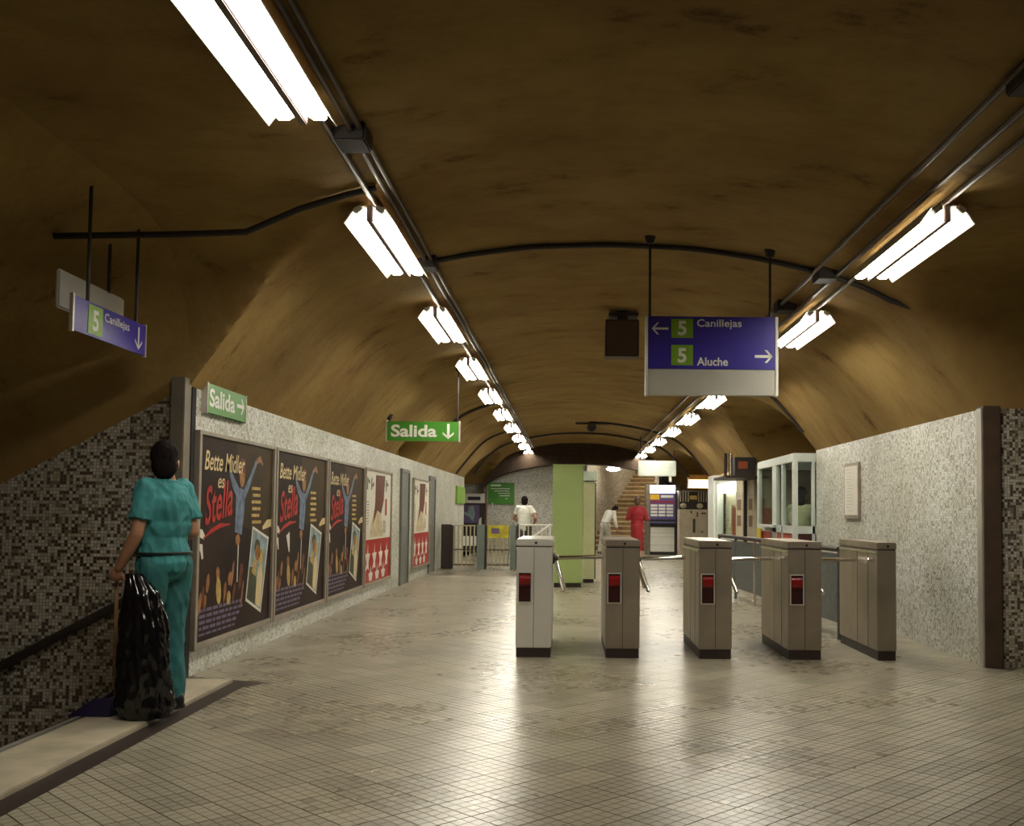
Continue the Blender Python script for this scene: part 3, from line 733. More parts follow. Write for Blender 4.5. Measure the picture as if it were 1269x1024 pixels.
def film_poster(label, y0, y1, variant):
    t = poster_base('film_poster', label, y0, y1, 'poster', 'film posters on the left wall')
    x = XL + 0.0225; o = y0; Wd = y1 - y0
    sh = MB(); poly(sh, [(0.05, PZ0), (Wd - 0.05, PZ0), (Wd - 0.05, PZ1), (0.05, PZ1)], M_PDARK, x, o)
    poly(sh, [(Wd * 0.56, 1.15), (Wd - 0.05, 1.0), (Wd - 0.05, PZ1), (Wd * 0.45, PZ1)], M_POLIVE, x + 0.0008, o)
    sh.build('sheet', None, t)
    x += 0.0018
    mb = MB(); text_mb(mb, 'Bette Midler', (x, o + 0.16, 1.615), YR, UZ, 0.155, M_PCREAM, bold=0.012, shear=0.25, width=0.98)
    text_mb(mb, 'es', (x, o + 0.47, 1.475), YR, UZ, 0.12, M_PCREAM, bold=0.012, shear=0.25, width=0.16); mb.build('lettering', None, t)
    mb = MB(); up = Vector((0, -0.25, 1)).normalized()
    text_mb(mb, 'Stella', (x, o + 0.20, 1.17), Vector((0, 1, 0.14)), Vector((0, -0.14, 1)), 0.30, M_PRED, bold=0.016, shear=0.35, width=0.66)
    ribbon(mb, [(0.17, 1.06), (0.35, 1.12), (0.55, 1.16), (0.80, 1.17)], [0.012, 0.035, 0.04, 0.01], M_PRED, x, o); mb.build('red_lettering', None, t)
    # a standing figure with one arm raised
    mb = MB()
    poly(mb, [(0.92, 1.10), (1.10, 1.07), (1.15, 1.25), (1.17, 1.46), (1.03, 1.49), (0.93, 1.40)], M_PBLUE, x, o)
    ribbon(mb, [(0.98, 1.44), (0.86, 1.52), (0.76, 1.62)], [0.10, 0.09, 0.05], M_PBLUE, x + 0.0004, o)
    ribbon(mb, [(1.13, 1.42), (1.30, 1.56), (1.47, 1.74)], [0.09, 0.07, 0.05], M_PBLUE, x + 0.0004, o)
    ribbon(mb, [(1.47, 1.74), (1.58, 1.77), (1.66, 1.72)], [0.05, 0.06, 0.02], M_PSKIN, x + 0.0006, o)
    blob(mb, 1.08, 1.60, 0.075, 0.11, M_PSKIN, x + 0.0006, o); poly(mb, [(1.02, 1.62), (1.14, 1.62), (1.15, 1.74), (1.03, 1.75)], M_PBRN, x + 0.0008, o)
    blob(mb, 1.0, 1.03, 0.06, 0.05, M_PSKIN, x + 0.0006, o)
    ribbon(mb, [(1.02, 1.02), (1.01, 0.66)], 0.022, M_PWHITE, x + 0.0004, o)
    mb.build('printed_figure', None, t)
    # gloved hands and the glow at the edge
    mb = MB()
    ribbon(mb, [(0.05, 1.12), (0.14, 1.10), (0.20, 1.07)], [0.05, 0.07, 0.04], M_PWHITE, x, o); mb.build('printed_glove', None, t); mb = MB(); ribbon(mb, [(0.05, 1.0), (0.14, 0.99), (0.17, 0.9)], [0.05, 0.07, 0.03], M_PWHITE, x, o)
    mb.build('printed_glove', None, t); mb = MB()
    ribbon(mb, [(Wd - 0.05, 1.17), (Wd - 0.18, 1.16), (Wd - 0.32, 1.12)], [0.07, 0.08, 0.03], M_PCREAM, x, o)
    mb.build('printed_sleeve', None, t); mb = MB()
    if variant == 1: ribbon(mb, [(0.50, 1.05), (0.56, 0.86)], [0.13, 0.03], M_PWHITE, x, o)
    for k in range(13):
        rr = random.Random(k + 20)
        blob(mb, rr.uniform(0.12, 1.2), rr.uniform(0.52, 0.78), rr.uniform(0.02, 0.05), rr.uniform(0.05, 0.12), M_PSKIN if k % 3 else M_PBRN, x + 0.0002 * (k % 4), o, 8, rr.uniform(-0.4, 0.4))
    blob(mb, 0.55, 0.62, 0.06, 0.12, M_PYEL, x + 0.001, o, 10, 0.2); blob(mb, 0.8, 0.54, 0.05, 0.06, M_PYEL, x + 0.001, o, 10)
    mb.build('printed_crowd', None, t)
    mb = MB(); rr = random.Random(4)
    for k in range(6):
        z = 1.49 - k * 0.062; u = 1.36 + 0.02 * (k % 2); ribbon(mb, [(u, z), (u + rr.uniform(0.22, 0.34), z)], 0.028, M_PYEL, x, o)
    mb.build('tagline_print', None, t); mb = MB()
    for k in range(5):
        z = 0.49 - k * 0.048; u = 0.13
        while u < 1.14 - 0.04 * k:
            l_ = rr.uniform(0.05, 0.14); ribbon(mb, [(u, z), (min(u + l_, 1.2), z)], 0.026 if k < 4 else 0.018, M_PVIOL, x, o); u += l_ + 0.025
    mb.build('credits_print', None, t)
    c = [(1.245, 0.475), (1.70, 0.325), (1.90, 1.03), (1.40, 1.145)]
    ce = (sum(p[0] for p in c) / 4, sum(p[1] for p in c) / 4)
    mb = MB(); poly(mb, c, M_PWHITE, x + 0.001, o)
    ph = mb.build('inset_photo', None, t)
    mb = MB(); inn = [(ce[0] + (p[0] - ce[0]) * 0.90, ce[1] + (p[1] - ce[1]) * 0.93) for p in c]
    poly(mb, inn, M_PSKY, x + 0.0016, o)
    q = lambda a, b: tuple((Vector(inn[0]) * (1 - a) + Vector(inn[1]) * a) * (1 - b) + (Vector(inn[3]) * (1 - a) + Vector(inn[2]) * a) * b)
    poly(mb, [q(0.0, 0), q(0.62, 0), q(0.5, 0.35), q(0.35, 0.5), q(0.0, 0.45)], M_PGRN, x + 0.002, o)
    poly(mb, [q(0.55, 0.02), q(0.95, 0.02), q(0.92, 0.45), q(0.75, 0.62), q(0.55, 0.5)], M_PCREAM, x + 0.002, o)
    poly(mb, [q(0.15, 0.40), q(0.42, 0.38), q(0.45, 0.62), q(0.22, 0.6)], M_PYEL, x + 0.0022, o)
    blob(mb, *q(0.42, 0.72), 0.075, 0.075, M_PSKIN, x + 0.0024, o); blob(mb, *q(0.66, 0.70), 0.07, 0.08, M_PYEL, x + 0.0024, o); blob(mb, *q(0.36, 0.80), 0.085, 0.07, M_PGRN, x + 0.0022, o)
    mb.build('inset_picture', None, ph)
    return t
film_poster('dark film poster with red title, nearest the man in teal', 7.74, 9.76, 0)
film_poster('dark film poster with red title, middle of the three alike', 9.80, 11.90, 1)
film_poster('dark film poster with red title, farthest of the three, beside the white-and-red poster', 11.95, 14.06, 2)
def drink_poster(label, y0, y1):
    t = poster_base('advert_poster', label, y0, y1, 'poster', 'white and red posters on the left wall')
    x = XL + 0.0225; o = y0; Wd = y1 - y0; sc = Wd / 2.1
    mb = MB(); poly(mb, [(0.05, 0.87), (Wd - 0.05, 0.87), (Wd - 0.05, PZ1), (0.05, PZ1)], M_PWHITE, x, o); mb.build('white_sheet', None, t)
    mb = MB(); poly(mb, [(0.05, PZ0), (Wd - 0.05, PZ0), (Wd - 0.05, 0.87), (0.05, 0.87)], M_PRED, x, o); mb.build('red_sheet', None, t)
    x += 0.001; mb = MB()
    for k in range(6):
        if k in (2,): continue
        u = (0.20 + 0.29 * k) * sc; rr = random.Random(k)
        ribbon(mb, [(u, 1.60), (u, 1.78)], 0.07 * sc, M_PGRN, x, o); ribbon(mb, [(u + 0.05 * sc, 1.70 + rr.uniform(-.06, .06)), (u + 0.17 * sc, 1.70)], 0.05, M_PGRN, x + 0.0003, o)
    poly(mb, [(0.80 * sc, 1.83), (1.55 * sc, 1.84), (1.45 * sc, 1.45), (1.25 * sc, 1.25), (0.95 * sc, 1.30), (0.62 * sc, 1.08), (0.78 * sc, 1.42)], M_PBRN, x + 0.001, o)
    poly(mb, [(0.62 * sc, 1.3), (0.80 * sc, 1.30), (1.2 * sc, 1.27), (1.45 * sc, 0.9), (0.4 * sc, 0.9)], mat('print_pale_yellow', (0.60, 0.50, 0.30), 0.4, nscale=8, namt=0.3), x + 0.0006, o)
    poly(mb, [(1.58 * sc, 1.22), (1.72 * sc, 1.22), (1.72 * sc, 1.48), (1.58 * sc, 1.48)], M_PRED, x + 0.001, o)
    for k in range(9): ribbon(mb, [((0.16 + 0.02 * (k % 3)) * sc, 1.42 - 0.04 * k), ((0.30 + 0.02 * (k % 2)) * sc, 1.42 - 0.04 * k)], 0.012, M_PGRN, x, o); ribbon(mb, [((1.40 + 0.02 * (k % 3)) * sc, 1.13 - 0.022 * k), ((1.62 + 0.04 * (k % 2)) * sc, 1.13 - 0.022 * k)], 0.008, M_PGRN, x + 0.001, o)
    mb.build('print', None, t)
    mb = MB()
    for k in range(4):
        u = (0.30 + 0.49 * k) * sc
        poly(mb, [(u - 0.17 * sc, 0.665), (u - 0.06 * sc, 0.54), (u - 0.15 * sc, 0.42), (u, 0.46), (u + 0.10 * sc, 0.42), (u + 0.07 * sc, 0.54), (u + 0.17 * sc, 0.665), (u + 0.04 * sc, 0.67), (u, 0.82), (u - 0.04 * sc, 0.67)], M_PWHITE, x, o)
    for k in range(3):
        u = (0.53 + 0.49 * k) * sc
        poly(mb, [(u - 0.16 * sc, 0.375), (u - 0.09 * sc, 0.265), (u + 0.09 * sc, 0.265), (u + 0.16 * sc, 0.375), (u + 0.05 * sc, 0.39), (u, 0.50), (u - 0.05 * sc, 0.39)], M_PWHITE, x + 0.0003, o)
    mb.build('white_shapes', None, t)
    return t
drink_poster('white poster with a red lower part beside the film posters', 14.12, 16.23)
drink_poster('smaller-looking white and red poster between the two grey doors', 18.52, 20.65)
# framed notice on the right wall
nt = empty('wall_notice', (XR, 12.6, 1.25), 'white framed notice on the right mosaic wall', 'notice')
box('frame', (XR - 0.03, XR, 12.28, 12.92, 1.25, 1.96), M_FRAME, nt, 0.004)
box('sheet', (XR - 0.034, XR - 0.029, 12.32, 12.88, 1.30, 1.92), M_PWHITE, nt)
mb = MB(); rr = random.Random(3)
for k in range(14):
    z = 1.88 - k * 0.04; yy = 12.84 - rr.uniform(0, 0.1)
    mb.quad((XR - 0.0345, yy, z), (XR - 0.0345, yy - rr.uniform(0.1, 0.3), z), (XR - 0.0345, yy - 0.25, z - 0.008), (XR - 0.0345, yy, z - 0.008), M_SIGNGREY)
mb.build('print_lines', None, nt)

# ------------------------------------------------------------------ ticket booth on the right
M_BOOTH = mat('booth_white', (0.56, 0.60, 0.56), 0.4, namt=0.06)
M_BRED = mat('booth_red', (0.40, 0.045, 0.02), 0.4, namt=0.15)
gm = NT('window_glass'); gm.t.nodes.remove(gm.b)
_tr = gm.n('ShaderNodeBsdfTransparent'); _tr.inputs[0].default_value = (0.90, 0.95, 0.92, 1)
_gl = gm.n('ShaderNodeBsdfGlossy'); _gl.inputs['Roughness'].default_value = 0.05
_mx = gm.n('ShaderNodeMixShader'); _lw = gm.n('ShaderNodeLayerWeight'); _lw.inputs[0].default_value = 0.5
gm.l(gm.math('ADD', gm.math('MULTIPLY', gm.math('POWER', _lw.outputs['Facing'], 5.0), 0.35), 0.03), _mx.inputs[0]); gm.l(_tr.outputs[0], _mx.inputs[1]); gm.l(_gl.outputs[0], _mx.inputs[2])
gm.l(_mx.outputs[0], gm.t.nodes['Material Output'].inputs[0])
M_GLASS = gm.m
bt = empty('ticket_booth', (3.9, 15.9, 0), 'white framed glass ticket booth with red lower panels against the right wall', 'booth')
bx0, bx1, by0, by1, bz = 3.28, 4.7, 14.52, 17.3, 2.2
box('roof', (bx0, bx1, by0, by1, bz - 0.13, bz), M_BOOTH, bt, 0.01)
box('base', (bx0 + 0.02, bx1, by0 + 0.02, by1, 0, 0.12), M_PLINTH, bt)
for (x, y, wx, wy) in ((bx0, by0, 0.07, 0.09), (3.555, by0, 0.045, 0.07), (bx0, by1 - 0.09, 0.07, 0.09), (bx0, 15.28, 0.06, 0.07), (bx0, 15.72, 0.06, 0.32), (bx1 - 0.06, by0, 0.06, 0.06), (bx1 - 0.06, by1 - 0.06, 0.06, 0.06)):
    box('post', (x, x + wx, y, y + wy, 0.12, bz - 0.13), M_BOOTH, bt, 0.004)
for z in (1.02, 0.12):
    box('rail', (bx0, bx0 + 0.05, by0 + 0.09, by1 - 0.09, z, z + 0.11), M_BOOTH, bt); box('rail', (bx0 + 0.07, bx1 - 0.06, by0, by0 + 0.05, z, z + 0.11), M_BOOTH, bt)
for (y0, y1) in ((by0 + 0.09, 15.28), (15.35, 15.72), (16.04, 16.6), (16.62, by1 - 0.09)): box('red_panel', (bx0 + 0.012, bx0 + 0.03, y0, y1, 0.23, 1.02), M_BRED, bt)
box('dark_panel', (bx0 + 0.07, bx1 - 0.06, by0 + 0.012, by0 + 0.03, 0.23, 1.02), mat('booth_maroon', (0.05, 0.008, 0.006), 0.4), bt)
for (y0, y1) in ((by0 + 0.09, 15.28), (15.35, 15.72), (16.04, by1 - 0.09)): box('pane', (bx0 + 0.02, bx0 + 0.026, y0, y1, 1.13, bz - 0.13), M_GLASS, bt)
box('pane', (bx0 + 0.07, 3.555, by0 + 0.02, by0 + 0.026, 1.13, bz - 0.13), M_GLASS, bt)
box('pane', (3.60, bx1 - 0.06, by0 + 0.02, by0 + 0.026, 1.13, bz - 0.13), M_GLASS, bt)
box('counter', (bx0 - 0.10, bx0 + 0.5, 15.75, 16.7, 1.09, 1.12), M_BOOTH, bt)
box('back_wall', (bx1 - 0.04, bx1, by0, by1, 0.12, bz - 0.13), mat('booth_inside', (0.20, 0.16, 0.08), 0.6), bt)
box('end_wall', (bx0 + 0.05, bx1 - 0.04, by1 - 0.03, by1, 0.12, bz - 0.13), MATS['booth_inside'], bt)
tag(box('yellow_notice', (3.17, 3.19, 16.85, 17.2, 0.90, 1.06), mat('notice_yellow', (0.55, 0.42, 0.03), 0.4)), 'small yellow notice below the counter of the ticket booth', 'notice')
bpy.data.objects['yellow_notice'].location.x = 0.08

# grey barrier between booth and turnstiles
M_BARR = mat('barrier_grey', (0.11, 0.12, 0.125), 0.45, nscale=12, namt=0.2)
br = empty('barrier', (2.65, 13.5, 0), 'low grey panel barrier running from the turnstiles towards the booth', 'barrier')
nb = 5
B0, B1 = Vector((2.84, 10.45, 0)), Vector((2.50, 16.5, 0))
for k in range(nb):
    a, b = B0.lerp(B1, k / nb), B0.lerp(B1, (k + 1) / nb); dv = (b - a).normalized(); nn = Vector((-dv.y, dv.x, 0)) * 0.012
    a2, b2 = a + dv * 0.04, b - dv * 0.04
    mb = MB(); mb.prism([a2 + nn + Vector((0, 0, 0.17)), b2 + nn + Vector((0, 0, 0.17)), b2 - nn + Vector((0, 0, 0.17)), a2 - nn + Vector((0, 0, 0.17))], (0, 0, 0.72)); mb.build('panel', M_BARR, br)
for k in range(nb + 1):
    a = B0.lerp(B1, k / nb); MB().tube([a, a + Vector((0, 0, 0.93))], 0.022, 10).build('post', M_CHROME if k in (2, 3) else M_BARR, br, smooth=True)
mb = MB(); mb.tube([B0 + Vector((0, 0, 0.94)), B1 + Vector((0, 0, 0.94))], 0.03, 10); mb.build('top_rail', M_PLINTH, br, smooth=True)

# ------------------------------------------------------------------ shop fronts along the right side beyond the booth
M_SHOPW = mat('shop_white', (0.66, 0.68, 0.64), 0.4, namt=0.05)
M_CREAMP = mat('panel_cream', (0.55, 0.50, 0.36), 0.45, namt=0.08)
M_BROWNSQ = mat('panel_brown', (0.20, 0.11, 0.06), 0.5)
pp = struct(MB().box(3.53, 3.78, 24.3, 25.25, 0, Z0).build('pillar', M_SHOPW, bevel=0.01), 'white pillar at the end of the shop windows')
sw = empty('shop_window', (XR, 22.5, 0), 'shop window with bright poster and red display beyond the booth', 'shop window')
box('base', (XR, XR + 0.12, 21.35, 24.28, 0, 0.75), M_SHOPW, sw)
box('frame_bar', (XR, XR + 0.08, 21.35, 21.45, 0.75, 2.1), M_PLINTH, sw); box('frame_bar', (XR, XR + 0.08, 24.21, 24.28, 0.75, 2.1), M_SHOPW, sw); box('frame_bar', (XR, XR + 0.08, 21.45, 24.21, 2.02, 2.1), M_SHOPW, sw)
box('pane', (XR + 0.03, XR + 0.036, 21.45, 24.21, 0.75, 2.02), M_GLASS, sw)
box('display_back', (XR + 0.22, XR + 0.24, 21.4, 24.25, 0.4, 2.05), M_CREAMP, sw)
box('lit_header', (XR + 0.10, XR + 0.20, 21.5, 24.1, 1.80, 2.0), mat('shop_tube', (1.0, 0.96, 0.86), 0.5, namt=0, emit=6.0), sw)
box('red_display', (XR + 0.045, XR + 0.09, 21.5, 22.25, 0.76, 1.45), M_BRED, sw)
for k in range(4): box('display_card', (XR + 0.19, XR + 0.21, 22.2 + 0.38 * k, 22.48 + 0.38 * k, 0.9 + 0.08 * (k % 2), 1.5), M_PWHITE if k % 2 else M_PYEL, sw)
for k, (y0, y1) in enumerate(((20.35, 21.2), (19.08, 19.85))):
    mc = empty('panel_unit', (XR, (y0 + y1) / 2, 0), ['cream wall panel with two brown squares beside the shop window', 'cream wall panel with two brown squares right behind the booth'][k], 'panel', 'cream panels along the right side')
    box('body', (XR - 0.05, XR + 0.12, y0, y1, 0.0, 2.05), M_CREAMP, mc, 0.01)
    for z in (1.05, 1.38): box('brown_square', (XR - 0.056, XR - 0.049, y0 + 0.2, y1 - 0.2, z, z + 0.22), M_BROWNSQ, mc)
    box('divider', (XR - 0.052, XR - 0.049, y0 + 0.02, y1 - 0.02, 1.66, 1.69), M_SIGNGREY, mc)
struct(MB().box(XR, XR + 0.1, 19.85, 20.35, 0, 2.1).build('trim_5', M_DARKPIPE))
struct(MB().box(XR, XR + 0.1, 21.2, 21.35, 0, 2.1).build('trim_6', M_DARKPIPE))
kc = empty('kiosk_canopy', (3.2, 19.3, 1.95), 'black flat canopy with a reddish box and chrome post on top, left of the booth', 'canopy')
box('plate', (2.90, 3.56, 18.4, 19.9, 1.965, 2.01), M_PLINTH, kc)
box('sign_box', (3.16, 3.55, 18.9, 19.4, 2.01, 2.38), M_DARKPIPE, kc); box('red_face', (3.22, 3.40, 18.89, 18.90, 2.16, 2.30), mat('sign_orange', (0.32, 0.07, 0.02), 0.5), kc)
MB().tube([(3.09, 19.0, 2.01), (3.09, 19.0, 2.46)], 0.035, 12).build('chrome_post', M_CHROME, kc, smooth=True)
MB().tube([(3.0, 19.05, 2.01), (3.0, 19.05, 2.46)], 0.03, 12).build('black_post', M_PLINTH, kc, smooth=True)
MB().box(3.50, 3.56, 19.86, 19.9, 0.0, 1.965).build('support', M_PLINTH, kc)

# ------------------------------------------------------------------ green and cream cabinets in the middle
M_CABG = mat('cabinet_green', srgb(160, 180, 112), 0.45, nscale=2.5, namt=0.06)
M_CABC = mat('cabinet_cream', srgb(205, 205, 165), 0.45, namt=0.05)
gc = empty('green_cabinet', (0.0, 17.2, 0), 'tall pale green metal cabinet standing behind the turnstiles', 'cabinet')
box('plinth', (-0.26, 0.22, 17.24, 18.0, 0, 0.08), M_PLINTH, gc)
box('body', (-0.28, 0.24, 17.2, 18.05, 0.08, 2.10), M_CABG, gc, 0.008)
box('side_seam', (0.239, 0.246, 17.28, 17.31, 0.9, 2.0), M_SEAM, gc)
box('top_lip', (-0.29, 0.27, 17.19, 18.06, 2.10, 2.13), M_CABG, gc)
cc = empty('cream_cabinet', (0.37, 18.5, 0), 'narrow cream cabinet with a pale box on top beside the green cabinet', 'cabinet')
box('plinth', (0.28, 0.47, 18.42, 19.0, 0, 0.07), M_PLINTH, cc)
box('body', (0.27, 0.48, 18.4, 19.05, 0.07, 1.87), M_CABC, cc, 0.006)
box('dark_edge', (0.48, 0.50, 18.42, 19.05, 0.07, 1.85), M_PLINTH, cc)
box('top_box', (0.26, 0.52, 18.36, 19.05, 1.89, 2.06), mat('pale_sign', (0.62, 0.70, 0.62), 0.4), cc)

# ------------------------------------------------------------------ gates at the far left
M_GPOST = mat('gate_post_grey', (0.16, 0.20, 0.18), 0.4, namt=0.12)
M_GBAR = mat('gate_bar_cream', (0.44, 0.40, 0.27), 0.45, namt=0.1)
M_GYEL = mat('gate_yellow', (0.50, 0.43, 0.03), 0.45, nscale=9, namt=0.35)
GY = 22.5
sx = lambda px, y=GY: (px - 705) / F * y
for k, (a, b, m_) in enumerate(((548, 560, M_DARKPIPE), (592, 601.5, M_GPOST), (633, 640, M_GPOST))):
    p = empty('gate_post', (sx((a + b) / 2), GY, 0), ['dark gate post against the left wall', 'grey-green gate post between the two barred gates', 'grey-green gate post at the right of the barred gates'][k], 'post', 'posts of the far gates')
    box('shaft', (sx(a), sx(b), GY - 0.10, GY + 0.10, 0, 1.0), m_, p, 0.01)
    box('dark_side', (sx(b), sx(b) + 0.04, GY - 0.08, GY + 0.09, 0, 0.98), M_PLINTH, p)
for k, (a, b) in enumerate(((562.5, 590), (604, 632))):
    g = empty('barred_gate', (sx((a + b) / 2), GY, 0), ['low barred gate with a white notice next to the left wall', 'low barred gate with a yellow sign panel'][k], 'gate', 'barred gates at the far left')
    x0, x1 = sx(a), sx(b)
    for z in (0.08, 0.42, 0.96): box('rail', (x0, x1, GY - 0.015, GY + 0.015, z, z + 0.03), M_GBAR if z > 0.9 else M_BROWNP, g)
    nbar = 6
    for i in range(nbar):
        x = x0 + 0.03 + (x1 - x0 - 0.06) * i / (nbar - 1)
        MB().tube([(x, GY, 0.05), (x, GY, 0.97)], 0.018, 8).build('bar', M_GBAR, g, smooth=True)
    if k == 0:
        for i in range(4): box('white_notice', (sx(574.5 + 4.6 * i), sx(577.5 + 4.6 * i), GY - 0.03, GY - 0.02, 0.52, 0.74), M_WHITE, g)
    else:
        ys_ = box('yellow_panel', (x0 + 0.02, x1 - 0.02, GY - 0.03, GY - 0.02, 0.70, 0.99), M_GYEL, g)
        mb = MB(); mb.box(x0 + 0.1, x0 + 0.28, GY - 0.034, GY - 0.03, 0.80, 0.92); mb.build('violet_mark', M_PVIOL, ys_)
rl = empty('railing', (-0.8, 23.2, 0), 'pale railing with balusters between the gates and the green cabinet', 'railing')
rx0, rx1 = -1.15, -0.32
mb = MB(); mb.tube([(rx0, 23.2, 0.99), (rx1, 23.2, 0.99)], 0.022, 8); mb.build('top_rail', M_WHITE, rl, smooth=True)
for i in range(9):
    x = rx0 + (rx1 - rx0) * i / 8; MB().tube([(x, 23.2, 0), (x, 23.2, 0.99)], 0.014, 8).build('baluster', M_WHITE, rl, smooth=True)
mb = MB(); mb.tube([(-0.95, 22.4, 0.62), (-0.40, 22.4, 1.02)], 0.03, 8); mb.build('slanting_rail', M_WHITE, rl, smooth=True)
for x, z in ((-0.93, 0.64), (-0.42, 1.0)): MB().tube([(x, 22.4, 0), (x, 22.4, z)], 0.016, 8).build('slanting_rail_post', M_WHITE, rl)
# green board, ad cabinet and small green plate at the far left
gb = empty('green_board', (-2.3, 34.2, 1.5), 'green information board with white lines on the far wall', 'sign')
box('board', (-2.80, -1.88, 34.22, 34.28, 1.56, 2.30), M_GREEN, gb)
box('frame', (-2.84, -2.80, 34.2, 34.3, 1.52, 2.34), M_ALU, gb); box('frame', (-1.88, -1.84, 34.2, 34.3, 1.52, 2.34), M_ALU, gb)
mb = MB()
for (u, z, l_, h_) in ((0.10, 2.23, 0.35, 0.06), (0.1, 2.10, 0.66, 0.025), (0.22, 2.02, 0.52, 0.025), (0.35, 1.94, 0.42, 0.025), (0.40, 1.86, 0.36, 0.03), (0.62, 1.76, 0.06, 0.03), (0.14, 1.60, 0.05, 0.13)):
    mb.quad((-2.80 + u, 34.215, z - h_), (-2.80 + u + l_, 34.215, z - h_), (-2.80 + u + l_, 34.215, z), (-2.80 + u, 34.215, z), M_LETTER)
mb.build('print_lines', None, gb)
MB().tube([(-2.835, 34.2, 0), (-2.835, 34.2, 2.5)], 0.03, 8).build('pole', mat('pole_pinkish', (0.30, 0.16, 0.12), 0.5), gb)
ad = empty('advert_cabinet', (-3.25, 33.9, 0), 'dark cabinet with a white header and blurred figure picture at far left', 'cabinet')
box('body', (-3.70, -2.88, 33.9, 34.25, 0, 1.58), M_PLINTH, ad)
box('header', (-3.70, -2.88, 33.86, 34.25, 1.58, 1.90), M_WHITE, ad); box('header_text_bar', (-3.45, -3.02, 33.855, 33.861, 1.68, 1.80), M_PLINTH, ad)
mb = MB()
for pts_, m_ in (([(-3.66, 1.52), (-3.05, 1.52), (-3.05, 0.9), (-3.66, 0.9)], M_PVIOL), ([(-3.42, 1.45), (-3.25, 1.5), (-3.2, 1.2), (-3.25, 0.95), (-3.4, 1.1), (-3.62, 1.22), (-3.62, 1.28), (-3.45, 1.27)], M_PSKY), ([(-3.05, 1.05), (-2.98, 1.1), (-2.98, 0.85), (-3.08, 0.85)], M_PWHITE)):
    mb.add([(a, 33.897 - 0.002 * (m_ is not M_PVIOL), b) for a, b in pts_], [tuple(range(len(pts_)))][:1], m_)
mb.build('picture', None, ad)
gp = box('green_plate', (XL + 0.003, XL + 0.05, 25.6, 27.5, 1.50, 1.95), M_LIME); tag(gp, 'small pale green plate on the left wall beyond the gates', 'sign')

# ------------------------------------------------------------------ far right: ticket machine, tan machine, signs, stairs
tmn = empty('ticket_machine', (2.93, 31, 0), 'tall vending machine with a lit white header and blue-yellow panel', 'machine')
x0, x1, ym = 2.52, 3.33, 31.0
box('body', (x0 + 0.04, x1 + 0.14, ym, ym + 0.7, 0, 2.15), M_PLINTH, tmn)
box('side_frame', (x0 - 0.12, x0, ym - 0.05, ym + 0.5, 0, 2.2), M_GREYP, tmn)
box('lit_header', (x0, x1 - 0.02, ym - 0.03, ym, 1.93, 2.17), mat('header_lit', (1, 1, 0.95), 0.5, namt=0, emit=3.0), tmn)
pn = box('panel', (x0, x1 - 0.02, ym - 0.02, ym, 1.10, 1.93), mat('machine_violet', (0.10, 0.08, 0.22), 0.4), tmn)
box('yellow_label', (x0 + 0.01, x0 + 0.30, ym - 0.026, ym - 0.02, 1.72, 1.88), mat('label_yellow', (0.65, 0.40, 0.02), 0.4), pn)
box('white_label', (x0 + 0.35, x1 - 0.08, ym - 0.026, ym - 0.02, 1.78, 1.86), M_WHITE, pn); box('red_band', (x0, x1 - 0.02, ym - 0.027, ym - 0.02, 1.62, 1.69), mat('band_red', (0.25, 0.02, 0.06), 0.4), pn)
for i in range(4):
    for j in range(3): box('button', (x0 + 0.03 + 0.245 * j, x0 + 0.24 + 0.245 * j, ym - 0.028, ym - 0.02, 1.20 + 0.10 * i, 1.27 + 0.10 * i), M_WHITE, pn)
box('shelf', (x0, x1 - 0.02, ym - 0.12, ym, 0.98, 1.04), mat('shelf_blue', (0.08, 0.08, 0.18), 0.4), tmn)
lw = box('lower_panel', (x0 + 0.02, x1 - 0.04, ym - 0.02, ym, 0.10, 0.86), M_WHITE, tmn)
for z in (0.30, 0.55, 0.68): box('groove', (x0 + 0.02, x1 - 0.04, ym - 0.024, ym - 0.02, z, z + 0.012), M_SIGNGREY, lw)
tn = empty('tan_machine', (3.8, 30, 0), 'tan coin machine with a caged upper part right of the lit machine', 'machine')
a0, a1, yt = 3.34, 4.18, 30.0
box('body', (a0, a1, yt, yt + 0.6, 0, 1.42), mat('machine_tan', (0.48, 0.42, 0.32), 0.45), tn, 0.01)
box('upper_case', (a0, a1, yt + 0.06, yt + 0.6, 1.42, 1.98), M_PLINTH, tn); box('top_trim', (a0 - 0.02, a1 + 0.02, yt, yt + 0.6, 1.95, 1.99), M_GREYP, tn)
for i in range(11):
    if 3 < i < 7: continue
    x = a0 + 0.03 + (a1 - a0 - 0.06) * i / 10; box('cage_bar', (x - 0.014, x + 0.014, yt + 0.01, yt + 0.03, 1.65, 1.95), M_GBAR, tn)
box('yellow_tag', (a0 + 0.31, a0 + 0.53, yt + 0.02, yt + 0.05, 1.72, 1.84), M_PYEL, tn)
for (u, z, w_, h_) in ((0.33, 1.30, 0.05, 0.08), (0.52, 1.20, 0.04, 0.14), (0.66, 1.28, 0.14, 0.05), (0.40, 0.72, 0.08, 0.42), (0.66, 0.72, 0.05, 0.05)): box('slot', (a0 + u, a0 + u + w_, yt - 0.006, yt, z, z + h_), M_BROWNP, tn)
for u in (0.12, 0.62): mb = MB(); mb.ell((a0 + u, yt + 0.05, 1.53), (0.10, 0.04, 0.08)); mb.build('knob', M_GBAR, tn, smooth=True)
ws = empty('hanging_sign', (2.63, 27.8, 2.3), 'blank white hanging sign at the end of the right light row', 'sign')
box('panel', (1.93, 3.0, 27.8, 27.88, 2.33, 2.77), mat('sign_pale', (0.62, 0.68, 0.60), 0.45), ws, 0.02)
for x in (2.0, 2.93): MB().tube([(x, 27.84, 2.77), (x, 27.84, vault(x))], 0.016, 8).build('rod', M_DARKPIPE, ws)
box('drop_bracket', (2.80, 2.87, 27.8, 27.86, 2.18, 2.33), M_WHITE, ws)
